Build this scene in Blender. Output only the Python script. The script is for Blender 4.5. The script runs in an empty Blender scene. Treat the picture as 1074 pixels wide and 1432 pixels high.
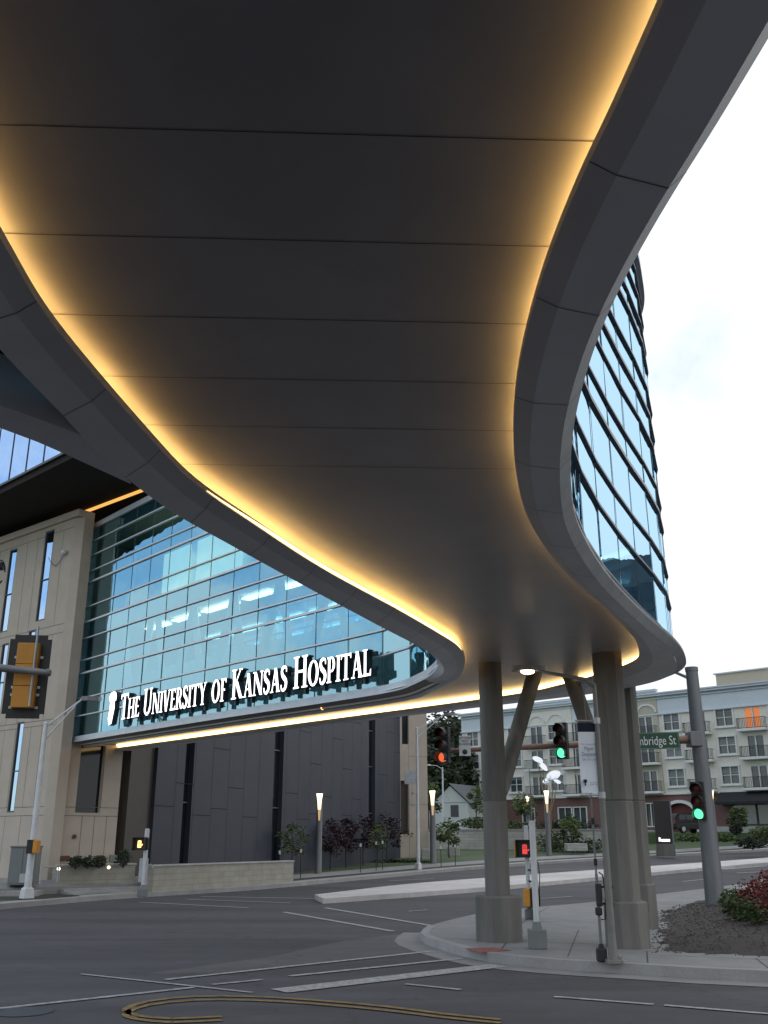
import bpy, bmesh, math, random
from mathutils import Vector, Matrix, geometry
R_ = random.Random(7)
S = bpy.context.scene
COL = S.collection
PI = math.pi
rad = math.radians
# ------------------------------------------------------------------ survey: camera station and sight lines
F, TH, EYE = 1344.0, rad(18.7), 2.0
def ray(px, py):
    a = (px - 537) / F; b = (716 - py) / F
    c, s = math.cos(TH), math.sin(TH)
    return (a, c - b * s, s + b * c)
def at_z(px, py, z):
    d = ray(px, py); t = (z - EYE) / d[2]
    return Vector((d[0] * t, d[1] * t, z))
def at_Y(px, py, Y):
    d = ray(px, py); t = Y / d[1]
    return Vector((d[0] * t, Y, EYE + d[2] * t))
def g(Y):
    q = max(0, min(Y, 100) - 36); return .0006 * q * q
def gnd(px, py, off=0.0):
    d = ray(px, py); Y = 8.0
    while Y < 250:
        t = Y / d[1]
        if EYE + d[2] * t <= g(Y) + off: break
        Y += .02
    return Vector((d[0] * t, Y, g(Y) + off))
# ------------------------------------------------------------------ materials
MATS = {}
def nodes(name):
    m = bpy.data.materials.new(name); m.use_nodes = True
    nt = m.node_tree; b = nt.nodes['Principled BSDF']
    MATS[name] = m
    return m, nt, b
def c4(c): return (c[0], c[1], c[2], 1)
def mat(name, col, rough=.6, metal=0, var=.15, scale=3.0, bump=0.0, bscale=40, spec=.5, streak=False, coord='Object'):
    m, nt, b = nodes(name)
    L = nt.links.new
    tc = nt.nodes.new('ShaderNodeTexCoord')
    src = tc.outputs[coord]
    if streak:
        mp = nt.nodes.new('ShaderNodeMapping'); mp.inputs['Scale'].default_value = (1, 1, .12)
        L(src, mp.inputs['Vector']); src = mp.outputs[0]
    n = nt.nodes.new('ShaderNodeTexNoise'); n.inputs['Scale'].default_value = scale; n.inputs['Detail'].default_value = 6
    n.inputs['Roughness'].default_value = .65
    L(src, n.inputs['Vector'])
    r = nt.nodes.new('ShaderNodeValToRGB')
    r.color_ramp.elements[0].position = .3; r.color_ramp.elements[1].position = .7
    r.color_ramp.elements[0].color = c4([x * (1 - var) for x in col]); r.color_ramp.elements[1].color = c4([min(1, x * (1 + var)) for x in col])
    L(n.outputs['Fac'], r.inputs['Fac']); L(r.outputs[0], b.inputs['Base Color'])
    b.inputs['Roughness'].default_value = rough; b.inputs['Metallic'].default_value = metal
    b.inputs['Specular IOR Level'].default_value = spec
    if bump > 0:
        n2 = nt.nodes.new('ShaderNodeTexNoise'); n2.inputs['Scale'].default_value = bscale; n2.inputs['Detail'].default_value = 4
        L(tc.outputs[coord], n2.inputs['Vector'])
        bp = nt.nodes.new('ShaderNodeBump'); bp.inputs['Strength'].default_value = bump; bp.inputs['Distance'].default_value = .02
        L(n2.outputs['Fac'], bp.inputs['Height']); L(bp.outputs[0], b.inputs['Normal'])
    return m
def emis(name, col, strength, base=(.1, .1, .1)):
    m, nt, b = nodes(name)
    b.inputs['Base Color'].default_value = c4(base)
    b.inputs['Emission Color'].default_value = c4(col); b.inputs['Emission Strength'].default_value = strength
    return m
def glass(name, tint, gl, f0, f1, rough=.01):
    """coated architectural glass: tinted see-through + mirror, more mirror at grazing angles"""
    m, nt, b = nodes(name); nt.nodes.remove(b)
    L = nt.links.new; out = nt.nodes['Material Output']
    t = nt.nodes.new('ShaderNodeBsdfTransparent'); t.inputs[0].default_value = c4(tint)
    gl_ = nt.nodes.new('ShaderNodeBsdfGlossy'); gl_.inputs['Color'].default_value = c4(gl); gl_.inputs['Roughness'].default_value = rough
    lw = nt.nodes.new('ShaderNodeLayerWeight'); lw.inputs['Blend'].default_value = .35
    mr = nt.nodes.new('ShaderNodeMapRange'); mr.inputs['To Min'].default_value = f0; mr.inputs['To Max'].default_value = f1
    L(lw.outputs['Facing'], mr.inputs['Value'])
    mx = nt.nodes.new('ShaderNodeMixShader'); L(mr.outputs[0], mx.inputs[0]); L(t.outputs[0], mx.inputs[1]); L(gl_.outputs[0], mx.inputs[2])
    L(mx.outputs[0], out.inputs[0])
    # faint waviness of heat-treated panes
    tc = nt.nodes.new('ShaderNodeTexCoord'); n = nt.nodes.new('ShaderNodeTexNoise'); n.inputs['Scale'].default_value = .9
    L(tc.outputs['Object'], n.inputs['Vector'])
    bp = nt.nodes.new('ShaderNodeBump'); bp.inputs['Strength'].default_value = .12; bp.inputs['Distance'].default_value = .05
    L(n.outputs['Fac'], bp.inputs['Height']); L(bp.outputs[0], gl_.inputs['Normal'])
    return m
def leafmat(name, c0, c1):
    m, nt, b = nodes(name); L = nt.links.new
    tc = nt.nodes.new('ShaderNodeTexCoord'); n = nt.nodes.new('ShaderNodeTexNoise'); n.inputs['Scale'].default_value = 1.7
    L(tc.outputs['Object'], n.inputs['Vector'])
    r = nt.nodes.new('ShaderNodeValToRGB'); r.color_ramp.elements[0].position = .35; r.color_ramp.elements[1].position = .65
    r.color_ramp.elements[0].color = c4(c0); r.color_ramp.elements[1].color = c4(c1)
    L(n.outputs['Fac'], r.inputs[0]); L(r.outputs[0], b.inputs['Base Color']); b.inputs['Roughness'].default_value = .6
    return m
def brickmat(name, c1, c2, mortar, bw, bh, ms=.015, rough=.85, bump=.3, off=.5):
    m, nt, b = nodes(name); L = nt.links.new
    tc = nt.nodes.new('ShaderNodeTexCoord')
    # wall coordinate: horizontal run in object x/y, height in z
    sp = nt.nodes.new('ShaderNodeSeparateXYZ'); L(tc.outputs['Object'], sp.inputs[0])
    ad = nt.nodes.new('ShaderNodeMath'); ad.operation = 'ADD'; L(sp.outputs[0], ad.inputs[0]); L(sp.outputs[1], ad.inputs[1])
    cb = nt.nodes.new('ShaderNodeCombineXYZ'); L(ad.outputs[0], cb.inputs[0]); L(sp.outputs[2], cb.inputs[1])
    k = nt.nodes.new('ShaderNodeTexBrick'); k.offset = off
    k.inputs['Color1'].default_value = c4(c1); k.inputs['Color2'].default_value = c4(c2); k.inputs['Mortar'].default_value = c4(mortar)
    k.inputs['Scale'].default_value = 1; k.inputs['Brick Width'].default_value = bw; k.inputs['Row Height'].default_value = bh; k.inputs['Mortar Size'].default_value = ms
    L(cb.outputs[0], k.inputs['Vector'])
    n = nt.nodes.new('ShaderNodeTexNoise'); n.inputs['Scale'].default_value = 2.5; n.inputs['Detail'].default_value = 6; L(tc.outputs['Object'], n.inputs['Vector'])
    mr = nt.nodes.new('ShaderNodeMapRange'); mr.inputs['To Min'].default_value = .75; mr.inputs['To Max'].default_value = 1.25; L(n.outputs['Fac'], mr.inputs['Value'])
    mm = nt.nodes.new('ShaderNodeVectorMath'); mm.operation = 'MULTIPLY'; L(k.outputs['Color'], mm.inputs[0]); L(mr.outputs[0], mm.inputs[1])
    L(mm.outputs[0], b.inputs['Base Color']); b.inputs['Roughness'].default_value = rough
    bp = nt.nodes.new('ShaderNodeBump'); bp.inputs['Strength'].default_value = bump; bp.inputs['Distance'].default_value = .01; bp.invert = True
    L(k.outputs['Fac'], bp.inputs['Height']); L(bp.outputs[0], b.inputs['Normal'])
    return m
def groundmat(name, col, lo=.8, hi=1.25, fine=60, rough=.85, crack=True, tint2=None):
    """worn paving: broad stains, fine aggregate, a few cracks"""
    m, nt, b = nodes(name); L = nt.links.new
    tc = nt.nodes.new('ShaderNodeTexCoord')
    n1 = nt.nodes.new('ShaderNodeTexNoise'); n1.inputs['Scale'].default_value = .28; n1.inputs['Detail'].default_value = 8; n1.inputs['Roughness'].default_value = .6
    n2 = nt.nodes.new('ShaderNodeTexNoise'); n2.inputs['Scale'].default_value = fine; n2.inputs['Detail'].default_value = 3
    n3 = nt.nodes.new('ShaderNodeTexNoise'); n3.inputs['Scale'].default_value = 2.2; n3.inputs['Detail'].default_value = 5
    mp = nt.nodes.new('ShaderNodeMapping'); mp.inputs['Rotation'].default_value = (0, 0, rad(22)); mp.inputs['Scale'].default_value = (.25, 1, 1)
    L(tc.outputs['Object'], mp.inputs[0]); L(mp.outputs[0], n1.inputs['Vector'])
    for n in (n2, n3): L(tc.outputs['Object'], n.inputs['Vector'])
    def mrange(o, a, bb):
        q = nt.nodes.new('ShaderNodeMapRange'); q.inputs['From Min'].default_value = .3; q.inputs['From Max'].default_value = .7
        q.inputs['To Min'].default_value = a; q.inputs['To Max'].default_value = bb; L(o, q.inputs['Value']); return q.outputs[0]
    def mul(a, bb):
        q = nt.nodes.new('ShaderNodeMath'); q.operation = 'MULTIPLY'; L(a, q.inputs[0]); L(bb, q.inputs[1]); return q.outputs[0]
    f = mul(mul(mrange(n1.outputs['Fac'], lo, hi), mrange(n2.outputs['Fac'], .78 if crack else .92, 1.22 if crack else 1.08)), mrange(n3.outputs['Fac'], .9, 1.1))
    if crack:
        for rot, sc_, a_, b_ in ((22, .45, .84, 1.12), (-58, .38, .86, 1.1)):
            w = nt.nodes.new('ShaderNodeTexNoise'); w.inputs['Scale'].default_value = sc_ * 2; w.inputs['Detail'].default_value = 5; w.inputs['Roughness'].default_value = .7
            m2 = nt.nodes.new('ShaderNodeMapping'); m2.inputs['Rotation'].default_value = (0, 0, rad(rot)); m2.inputs['Scale'].default_value = (.06, 1, 1)
            L(tc.outputs['Object'], m2.inputs[0]); L(m2.outputs[0], w.inputs['Vector']); f = mul(f, mrange(w.outputs['Fac'], a_, b_))
        v = nt.nodes.new('ShaderNodeTexVoronoi'); v.feature = 'DISTANCE_TO_EDGE'; v.inputs['Scale'].default_value = .22
        nd = nt.nodes.new('ShaderNodeVectorMath'); nd.operation = 'ADD'
        sc = nt.nodes.new('ShaderNodeVectorMath'); sc.operation = 'SCALE'; sc.inputs['Scale'].default_value = .9
        L(n3.outputs['Color'], sc.inputs[0]); L(tc.outputs['Object'], nd.inputs[0]); L(sc.outputs[0], nd.inputs[1]); L(nd.outputs[0], v.inputs['Vector'])
        q = nt.nodes.new('ShaderNodeMapRange'); q.inputs['From Min'].default_value = .0; q.inputs['From Max'].default_value = .006
        q.inputs['To Min'].default_value = .6; q.inputs['To Max'].default_value = 1; L(v.outputs['Distance'], q.inputs['Value'])
        f = mul(f, q.outputs[0])
    vm = nt.nodes.new('ShaderNodeVectorMath'); vm.operation = 'SCALE'; vm.inputs[0].default_value = col; L(f, vm.inputs['Scale'])
    L(vm.outputs[0], b.inputs['Base Color']); b.inputs['Roughness'].default_value = rough
    bp = nt.nodes.new('ShaderNodeBump'); bp.inputs['Strength'].default_value = .25 if crack else .08; bp.inputs['Distance'].default_value = .01
    L(n2.outputs['Fac'], bp.inputs['Height']); L(bp.outputs[0], b.inputs['Normal'])
    return m

M_asph = groundmat('asphalt', (.066, .065, .075), .58, 1.42)
M_asph2 = groundmat('asphalt_patch', (.105, .104, .11), .8, 1.2)
M_conc_g = groundmat('sidewalk_concrete', (.26, .26, .265), .85, 1.12, 30, crack=False)
M_kerb = groundmat('kerb_concrete', (.34, .335, .335), .85, 1.12, 30, crack=False)
M_median = groundmat('median_concrete', (.6, .57, .57), .85, 1.1, 30, crack=False)
M_ground = groundmat('distant_ground', (.08, .09, .06), .8, 1.2, 5, crack=False)
M_lawn = groundmat('lawn_grass', (.045, .075, .028), .65, 1.4, 25, crack=False)
M_strip = groundmat('planting_soil', (.03, .034, .026), .6, 1.4, 12, crack=False)
M_mulch = groundmat('bark_mulch', (.042, .033, .029), .6, 1.5, 22, crack=False)
M_white = mat('road_paint_white', (.36, .36, .37), .7, var=.5, scale=9)
M_yellow = mat('road_paint_yellow', (.23, .155, .055), .7, var=.5, scale=9)
M_red = mat('tactile_red', (.28, .09, .08), .8, var=.25, scale=8)
M_soffit = mat('soffit_metal_panel', (.35, .365, .375), .38, var=.1, scale=.8, spec=.5)
M_joint = mat('panel_joint', (.05, .05, .05), .8)
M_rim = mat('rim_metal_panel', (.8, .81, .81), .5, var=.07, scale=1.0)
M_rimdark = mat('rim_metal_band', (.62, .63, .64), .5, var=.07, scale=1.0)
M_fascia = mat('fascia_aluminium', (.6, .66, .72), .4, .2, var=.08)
M_wsoff = mat('wing_soffit_warm_lit', (.2, .165, .135), .5, var=.08)  # brown puts the cove's amber glow into the rim underside's colour
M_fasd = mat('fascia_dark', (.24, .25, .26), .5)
M_cove = emis('cove_light_amber', (1, .55, .17), 8.2)
_n = M_cove.node_tree; _t = _n.nodes.new('ShaderNodeTexNoise'); _t.inputs['Scale'].default_value = 1.6; _c = _n.nodes.new('ShaderNodeTexCoord'); _n.links.new(_c.outputs['Object'], _t.inputs['Vector'])
_m = _n.nodes.new('ShaderNodeMapRange'); _m.inputs['From Min'].default_value = .35; _m.inputs['From Max'].default_value = .65; _m.inputs['To Min'].default_value = 6.6; _m.inputs['To Max'].default_value = 9.8
_n.links.new(_t.outputs['Fac'], _m.inputs['Value']); _n.links.new(_m.outputs[0], _n.nodes['Principled BSDF'].inputs['Emission Strength'])
M_cove2 = emis('cove_light_far', (1, .66, .27), 5)
M_alu = mat('mullion_aluminium', (.74, .78, .82), .4, .1, var=.06)
M_fin = mat('fin_shaded_aluminium', (.13, .15, .18), .4, .3)  # dark tone paints in the shaded undersides of the right-hand transoms
M_mdark = mat('mullion_gasket', (.05, .06, .07), .5)
M_glass = glass('facade_glass_teal', (.32, .62, .74), (.44, .75, .88), .34, 1.0)
M_glass3 = glass('facade_glass_sky', (.25, .5, .65), (.56, .82, 1.0), .64, 1.0)
M_glass2 = glass('tower_glass_blue', (.1, .2, .35), (.42, .62, .95), .75, 1.0)
M_slab = mat('floor_slab', (.5, .5, .48), .7)
M_intwall = mat('interior_wall', (.55, .62, .62), .8)
M_truss = mat('white_steel', (.8, .8, .76), .5, var=.04)
M_ceil = emis('ceiling_light', (1, .88, .68), 5.5)
M_blind = emis('lit_room_panel', (1, .92, .55), 1.3, (.6, .6, .5))
M_conc = mat('cast_concrete', (.16, .155, .142), .8, var=.42, scale=1.6, bump=.25, bscale=25, streak=True)
M_conc2 = mat('strut_concrete', (.22, .215, .2), .75, var=.3, scale=2, bump=.2, streak=True)
M_precast = mat('beige_precast', (.47, .41, .345), .85, var=.08, scale=1.1, bump=.12, bscale=60)
M_precast2 = mat('beige_coping', (.5, .44, .37), .8, var=.06)
M_groove = mat('precast_joint', (.16, .14, .12), .9)  # dark joint lines between the precast panels
M_dpanel = mat('charcoal_panel', (.046, .052, .07), .55, var=.12, scale=.5, spec=.25)
M_dpanel2 = mat('recess_brown_shade', (.055, .046, .04), .6, var=.1)  # in the charcoal recess this brown carries the shade and warm light
M_dglass = mat('dark_window_glass', (.012, .016, .02), .08, var=.1, spec=.4)
M_bglass = glass('slit_window_glass', (.05, .08, .12), (.55, .75, 1.0), .6, 1.0)
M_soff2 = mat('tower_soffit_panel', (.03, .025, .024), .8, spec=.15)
M_galv = mat('galvanised_steel', (.42, .44, .46), .45, .45, var=.15, scale=4)
M_lpost = mat('grey_lamp_post', (.2, .2, .185), .6, .2, var=.15, scale=3)
M_grey = mat('weathered_grey_steel', (.2, .21, .22), .55, .3, var=.2, scale=3, streak=True)
M_polew = mat('white_painted_pole', (.6, .62, .64), .5, var=.12)
M_black = mat('black_plastic', (.015, .015, .016), .5, var=.2)
M_sigyel = mat('signal_yellow', (.62, .27, .03), .5, var=.12, scale=5)
M_rust = mat('rusty_arm', (.28, .17, .13), .6, .2, var=.3, scale=4)
M_lensred = mat('signal_lens_red_off', (.2, .03, .02), .3)
M_lensamb = mat('signal_lens_amber_off', (.18, .05, .02), .3)
M_lensgrn = mat('signal_lens_green_off', (.01, .05, .04), .3)
M_green = emis('signal_green_lit', (.12, 1, .45), 1.6)
M_redlit = emis('signal_red_lit', (1, .16, .05), .9)
M_handam = emis('hand_orange_lit', (1, .42, .1), 5)
M_handred = emis('hand_red_lit', (1, .06, .05), .8)
M_lamp = emis('luminaire_lit', (1, .78, .42), 14)
M_lampsm = emis('small_lamp_lit', (1, .85, .55), 3.5)
M_letter = emis('sign_letter_face', (1, 1, 1), 2.2, (.8, .8, .8))
M_lside = mat('sign_letter_return', (.02, .035, .045), .5)
M_signg = mat('street_sign_green', (.006, .062, .03), .5, var=.05)
M_signw = mat('sign_white', (.75, .77, .78), .5, var=.03)
M_banw = mat('banner_white', (.8, .86, .95), .7, var=.06)
M_navy = mat('banner_navy', (.006, .009, .03), .8)
M_stucco = mat('pale_stucco', (.7, .68, .61), .9, var=.05, scale=2)
M_stucco2 = mat('tan_stucco', (.46, .43, .35), .9, var=.05, scale=2)
M_frieze = mat('pale_blue_siding', (.56, .63, .68), .8, var=.05)
M_trim = mat('white_trim', (.68, .69, .68), .6, var=.03)
M_brick = brickmat('maroon_brick', (.13, .045, .042), (.17, .06, .055), (.2, .15, .14), .24, .08)
M_stone = brickmat('limestone_block', (.33, .315, .27), (.37, .355, .305), (.27, .26, .225), .6, .2, .01)
M_wstone = brickmat('pale_stone_wall', (.36, .37, .36), (.44, .45, .43), (.28, .28, .27), .8, .22, .012)
M_iron = mat('black_iron', (.02, .022, .025), .5)
M_curt = emis('orange_curtain_backlit', (1, .3, .08), .42, (.5, .2, .08))  # emission stands in for room light coming through the cloth
M_winint = mat('window_dark_glass', (.05, .065, .07), .1, var=.25, scale=.7, spec=.7)
M_shop = mat('shop_glass', (.13, .17, .17), .12, var=.2, scale=.6, spec=.7)
M_awn = mat('black_awning', (.012, .013, .018), .8)
M_redwood = mat('dark_red_timber', (.11, .022, .015), .6)
M_roof = mat('grey_shingle', (.12, .125, .14), .9, var=.15, scale=6)
M_siding = mat('white_siding', (.5, .53, .53), .7, var=.05)
M_bark = mat('bark', (.06, .05, .04), .9, var=.3, scale=8)
M_leafd = leafmat('leaf_dark', (.012, .022, .01), (.03, .05, .018))
M_leafm = leafmat('leaf_mid', (.035, .06, .015), (.075, .11, .03))
M_leafl = leafmat('leaf_light', (.06, .095, .025), (.12, .16, .05))
M_leafp = leafmat('leaf_plum', (.018, .008, .014), (.045, .018, .03))
M_leafr = leafmat('leaf_red', (.09, .01, .01), (.2, .022, .02))
M_cabinet = mat('cabinet_grey', (.17, .19, .19), .55, var=.08)
M_plaq = mat('plaque_red', (.13, .04, .03), .5)
M_plaqg = mat('plaque_grey', (.2, .2, .18), .5)
M_pylon = mat('pylon_dark', (.018, .015, .015), .4)
M_carp = mat('black_car_paint', (.008, .008, .01), .3, var=.05, spec=.35)
M_tyre = mat('tyre_rubber', (.015, .015, .015), .8)
M_mirror = mat('polished_steel', (.8, .82, .85), .18, 1.0, var=.05)
M_bronze = mat('bronze_tube', (.3, .22, .15), .4, .6)
M_office = mat('office_panel', (.07, .085, .095), .6, var=.1)
# ------------------------------------------------------------------ mesh helpers
def prop(o, label=None, cat=None, group=None, kind=None):
    if label: o['label'] = label
    if cat: o['category'] = cat
    if group: o['group'] = group
    if kind: o['kind'] = kind
    return o
def thing(name, label, cat, loc=(0, 0, 0), rz=0, group=None):
    o = bpy.data.objects.new(name, None); COL.objects.link(o); o.location = loc; o.rotation_euler = (0, 0, rz); o.empty_display_size = .2
    return prop(o, label, cat, group)
def obj(name, bm, ms, parent=None, smooth=False, loc=None, rz=0):
    me = bpy.data.meshes.new(name); bm.to_mesh(me); bm.free()
    for m in (ms if isinstance(ms, (list, tuple)) else [ms]): me.materials.append(m)
    if smooth:
        for p in me.polygons: p.use_smooth = True
        try: me.set_sharp_from_angle(angle=rad(40))
        except Exception: pass
    o = bpy.data.objects.new(name, me); COL.objects.link(o)
    if parent: o.parent = parent
    if loc is not None: o.location = loc
    o.rotation_euler = (0, 0, rz)
    return o
def inst(o, parent, loc, rz=0, name=None):
    c = o.copy(); COL.objects.link(c); c.parent = parent; c.location = loc; c.rotation_euler = (0, 0, rz)
    for ch in o.children:
        d = ch.copy(); COL.objects.link(d); d.parent = c
    return c
def dup(root, loc, rz=None, label=None):
    r = root.copy(); COL.objects.link(r); r.location = loc
    if rz is not None: r.rotation_euler = (0, 0, rz)
    if label: r['label'] = label
    for ch in list(root.children):
        c = ch.copy(); COL.objects.link(c); c.parent = r
        for gch in ch.children:
            d = gch.copy(); COL.objects.link(d); d.parent = c
    return r
def BM(): return bmesh.new()
def box(bm, c, s, rot=None, mi=0, bevel=0):
    M = Matrix.Translation(Vector(c)) @ (rot.to_4x4() if rot else Matrix.Identity(4)) @ Matrix.Diagonal((s[0], s[1], s[2], 1))
    r = bmesh.ops.create_cube(bm, size=1, matrix=M)
    fs = set(f for v in r['verts'] for f in v.link_faces)
    for f in fs: f.material_index = mi
    if bevel:
        es = list(set(e for v in r['verts'] for e in v.link_edges))
        bmesh.ops.bevel(bm, geom=es, offset=bevel, segments=2, affect='EDGES', profile=.5, clamp_overlap=True)
    return bm
def rz_(a): return Matrix.Rotation(a, 3, 'Z')
def frame_of(d):
    d = d.normalized(); u = Vector((0, 0, 1)) if abs(d.z) < .95 else Vector((1, 0, 0))
    x = d.cross(u).normalized(); y = x.cross(d).normalized()
    return x, y
def tube(bm, pts, rads, n=10, caps=True, mi=0):
    pts = [Vector(p) for p in pts]
    if not isinstance(rads, (list, tuple)): rads = [rads] * len(pts)
    rings = []; X = Y = None
    for i, p in enumerate(pts):
        d = (pts[min(i + 1, len(pts) - 1)] - pts[max(i - 1, 0)])
        if X is None: X, Y = frame_of(d)
        else:
            d.normalize(); X = (X - d * X.dot(d)).normalized(); Y = X.cross(d).normalized()
        rings.append([bm.verts.new(p + (X * math.cos(2 * PI * k / n) + Y * math.sin(2 * PI * k / n)) * rads[i]) for k in range(n)])
    for a, b in zip(rings, rings[1:]):
        for k in range(n):
            f = bm.faces.new((a[k], a[(k + 1) % n], b[(k + 1) % n], b[k])); f.material_index = mi
    if caps:
        for rg, rv in ((rings[0], False), (rings[-1], True)):
            f = bm.faces.new(rg if rv else rg[::-1]); f.material_index = mi
    return bm
def bar(bm, a, b, w, h, mi=0):
    """rectangular bar between two points, w sideways, h upward"""
    a, b = Vector(a), Vector(b); d = b - a; x, y = frame_of(d)
    vs = [bm.verts.new(p + x * sx * w / 2 + y * sy * h / 2) for p in (a, b) for sx, sy in ((-1, -1), (1, -1), (1, 1), (-1, 1))]
    for q in ((0, 1, 2, 3), (7, 6, 5, 4), (0, 4, 5, 1), (1, 5, 6, 2), (2, 6, 7, 3), (3, 7, 4, 0)):
        f = bm.faces.new([vs[i] for i in q]); f.material_index = mi
    return bm
def prism(bm, poly, z0, z1, mi=0, top=True, bottom=True):
    """vertical prism of a plan polygon (may be concave)"""
    P = [Vector((p[0], p[1], 0)) for p in poly]
    ar = sum(P[i].x * P[(i + 1) % len(P)].y - P[(i + 1) % len(P)].x * P[i].y for i in range(len(P)))
    if ar < 0: P.reverse()
    lo = [bm.verts.new((p.x, p.y, z0)) for p in P]; hi = [bm.verts.new((p.x, p.y, z1)) for p in P]
    n = len(P)
    for i in range(n):
        f = bm.faces.new((lo[i], lo[(i + 1) % n], hi[(i + 1) % n], hi[i])); f.material_index = mi
    for t in geometry.tessellate_polygon([P]):
        a = (P[t[1]] - P[t[0]]).cross(P[t[2]] - P[t[0]]).z
        t = t if a > 0 else (t[0], t[2], t[1])
        if top: bm.faces.new([hi[k] for k in t]).material_index = mi
        if bottom: bm.faces.new([lo[k] for k in t[::-1]]).material_index = mi
    return bm
def profile_x(bm, poly, x0, x1, mi=0):
    """extrude a (y,z) profile along x"""
    P = [Vector((p[0], p[1], 0)) for p in poly]; n = len(P)
    a = [bm.verts.new((x0, p.x, p.y)) for p in P]; b = [bm.verts.new((x1, p.x, p.y)) for p in P]
    for i in range(n): bm.faces.new((a[i], a[(i + 1) % n], b[(i + 1) % n], b[i])).material_index = mi
    for t in geometry.tessellate_polygon([P]):
        bm.faces.new([a[k] for k in t[::-1]]).material_index = mi; bm.faces.new([b[k] for k in t]).material_index = mi
    bmesh.ops.recalc_face_normals(bm, faces=bm.faces)
    return bm
def spline(pts, step=.3):
    P = [Vector(p) for p in pts]; out = []
    n = len(P)
    for i in range(n - 1):
        p0, p1, p2, p3 = P[max(i - 1, 0)], P[i], P[i + 1], P[min(i + 2, n - 1)]
        if i == 0: p0 = p1 * 2 - p2
        if i == n - 2: p3 = p2 * 2 - p1
        k = max(2, int((p2 - p1).length / step))
        for j in range(k):
            t = j / k
            out.append(.5 * ((2 * p1) + (p2 - p0) * t + (2 * p0 - 5 * p1 + 4 * p2 - p3) * t * t + (3 * p1 - p0 - 3 * p2 + p3) * t ** 3))
    out.append(P[-1]); return out
def spline_pair(pairs, step=.3):
    """matched inner/outer curves interpolated together (4-d catmull-rom)"""
    q = [Vector((a[0], a[1], b[0], b[1])) for a, b in pairs]
    o = spline(q, step)
    return [Vector((v[0], v[1])) for v in o], [Vector((v[2], v[3])) for v in o]
def resample(path, step):
    L = [0]
    for a, b in zip(path, path[1:]): L.append(L[-1] + (b - a).length)
    n = max(1, round(L[-1] / step)); out = []; j = 0
    for i in range(n + 1):
        s = L[-1] * i / n
        while j < len(L) - 2 and L[j + 1] < s: j += 1
        t = (s - L[j]) / max(1e-9, L[j + 1] - L[j]); out.append(path[j].lerp(path[j + 1], min(1, t)))
    return out
def offset(path, d):
    out = []
    for i, p in enumerate(path):
        t = (path[min(i + 1, len(path) - 1)] - path[max(i - 1, 0)]).normalized()
        out.append(p + Vector((-t.y, t.x)) * d)
    return out
def sheet(name, poly, off, m, thick=0, label=None, kind='structure', parent=None, step=3.0, flat=None):
    """ground sheet draped on the terrain, with a skirt as kerb face"""
    bm = BM(); P = [Vector((p[0], p[1], 0)) for p in poly]
    vs = [bm.verts.new(p) for p in P]
    for t in geometry.tessellate_polygon([P]):
        a = (P[t[1]] - P[t[0]]).cross(P[t[2]] - P[t[0]]).z
        if abs(a) < 1e-9: continue
        t = t if a > 0 else (t[0], t[2], t[1])
        try: bm.faces.new([vs[k] for k in t])
        except ValueError: pass
    if flat is None:
        ys = [p.y for p in P]; y = 36.0
        while y < min(max(ys), 100.1):
            if y > min(ys):
                bmesh.ops.bisect_plane(bm, geom=bm.verts[:] + bm.edges[:] + bm.faces[:], plane_co=(0, y, 0), plane_no=(0, 1, 0))
            y += step
    for v in bm.verts: v.co.z = (g(v.co.y) + off) if flat is None else flat
    if thick:
        be = [e for e in bm.edges if e.is_boundary]
        r = bmesh.ops.extrude_edge_only(bm, edges=be)
        for v in r['geom']:
            if isinstance(v, bmesh.types.BMVert): v.co.z -= thick
    o = obj(name, bm, m, parent)
    if kind and not parent: o['kind'] = kind
    return o
def strip_poly(path, a, b):
    return [(p.x, p.y) for p in offset(path, a)] + [(p.x, p.y) for p in reversed(offset(path, b))]
def text_mesh(s, size, width=None):
    cu = bpy.data.curves.new('t', 'FONT'); cu.body = s; cu.size = size; cu.align_x = 'CENTER'; cu.align_y = 'CENTER'; cu.resolution_u = 3
    o = bpy.data.objects.new('t', cu); COL.objects.link(o)
    dg = bpy.context.evaluated_depsgraph_get()
    me = bpy.data.meshes.new_from_object(o.evaluated_get(dg)); bpy.data.objects.remove(o); bpy.data.curves.remove(cu)
    if width:
        xs = [v.co.x for v in me.vertices]; k = width / (max(xs) - min(xs))
        for v in me.vertices: v.co.x *= k
    return me
def text_obj(name, s, size, m, parent, loc, rz=0, width=None):
    """flat lettering standing upright, reading toward local -y"""
    me = text_mesh(s, size, width); me.name = name; me.materials.append(m)
    me.transform(Matrix.Rotation(PI / 2, 4, 'X'))
    o = bpy.data.objects.new(name, me); COL.objects.link(o); o.parent = parent; o.location = loc; o.rotation_euler = (0, 0, rz)
    return o
def leaves(bm, c, r, n, size, rnd=R_, mi=0, shell=.35):
    c = Vector(c)
    for _ in range(n):
        d = Vector((rnd.gauss(0, 1), rnd.gauss(0, 1), rnd.gauss(0, 1))).normalized()
        k = (shell + (1 - shell) * rnd.random()) ** .7
        p = c + Vector((d.x * r[0], d.y * r[1], d.z * r[2])) * k
        u = Vector((rnd.gauss(0, 1), rnd.gauss(0, 1), rnd.gauss(0, .7))).normalized(); x, y = frame_of(u)
        s = size * rnd.uniform(.6, 1.3)
        vs = [bm.verts.new(p + x * (a * s) + y * (b * s)) for a, b in ((-.5, 0), (0, -.28), (.55, 0), (0, .28))]
        bm.faces.new(vs).material_index = mi
    return bm
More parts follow.
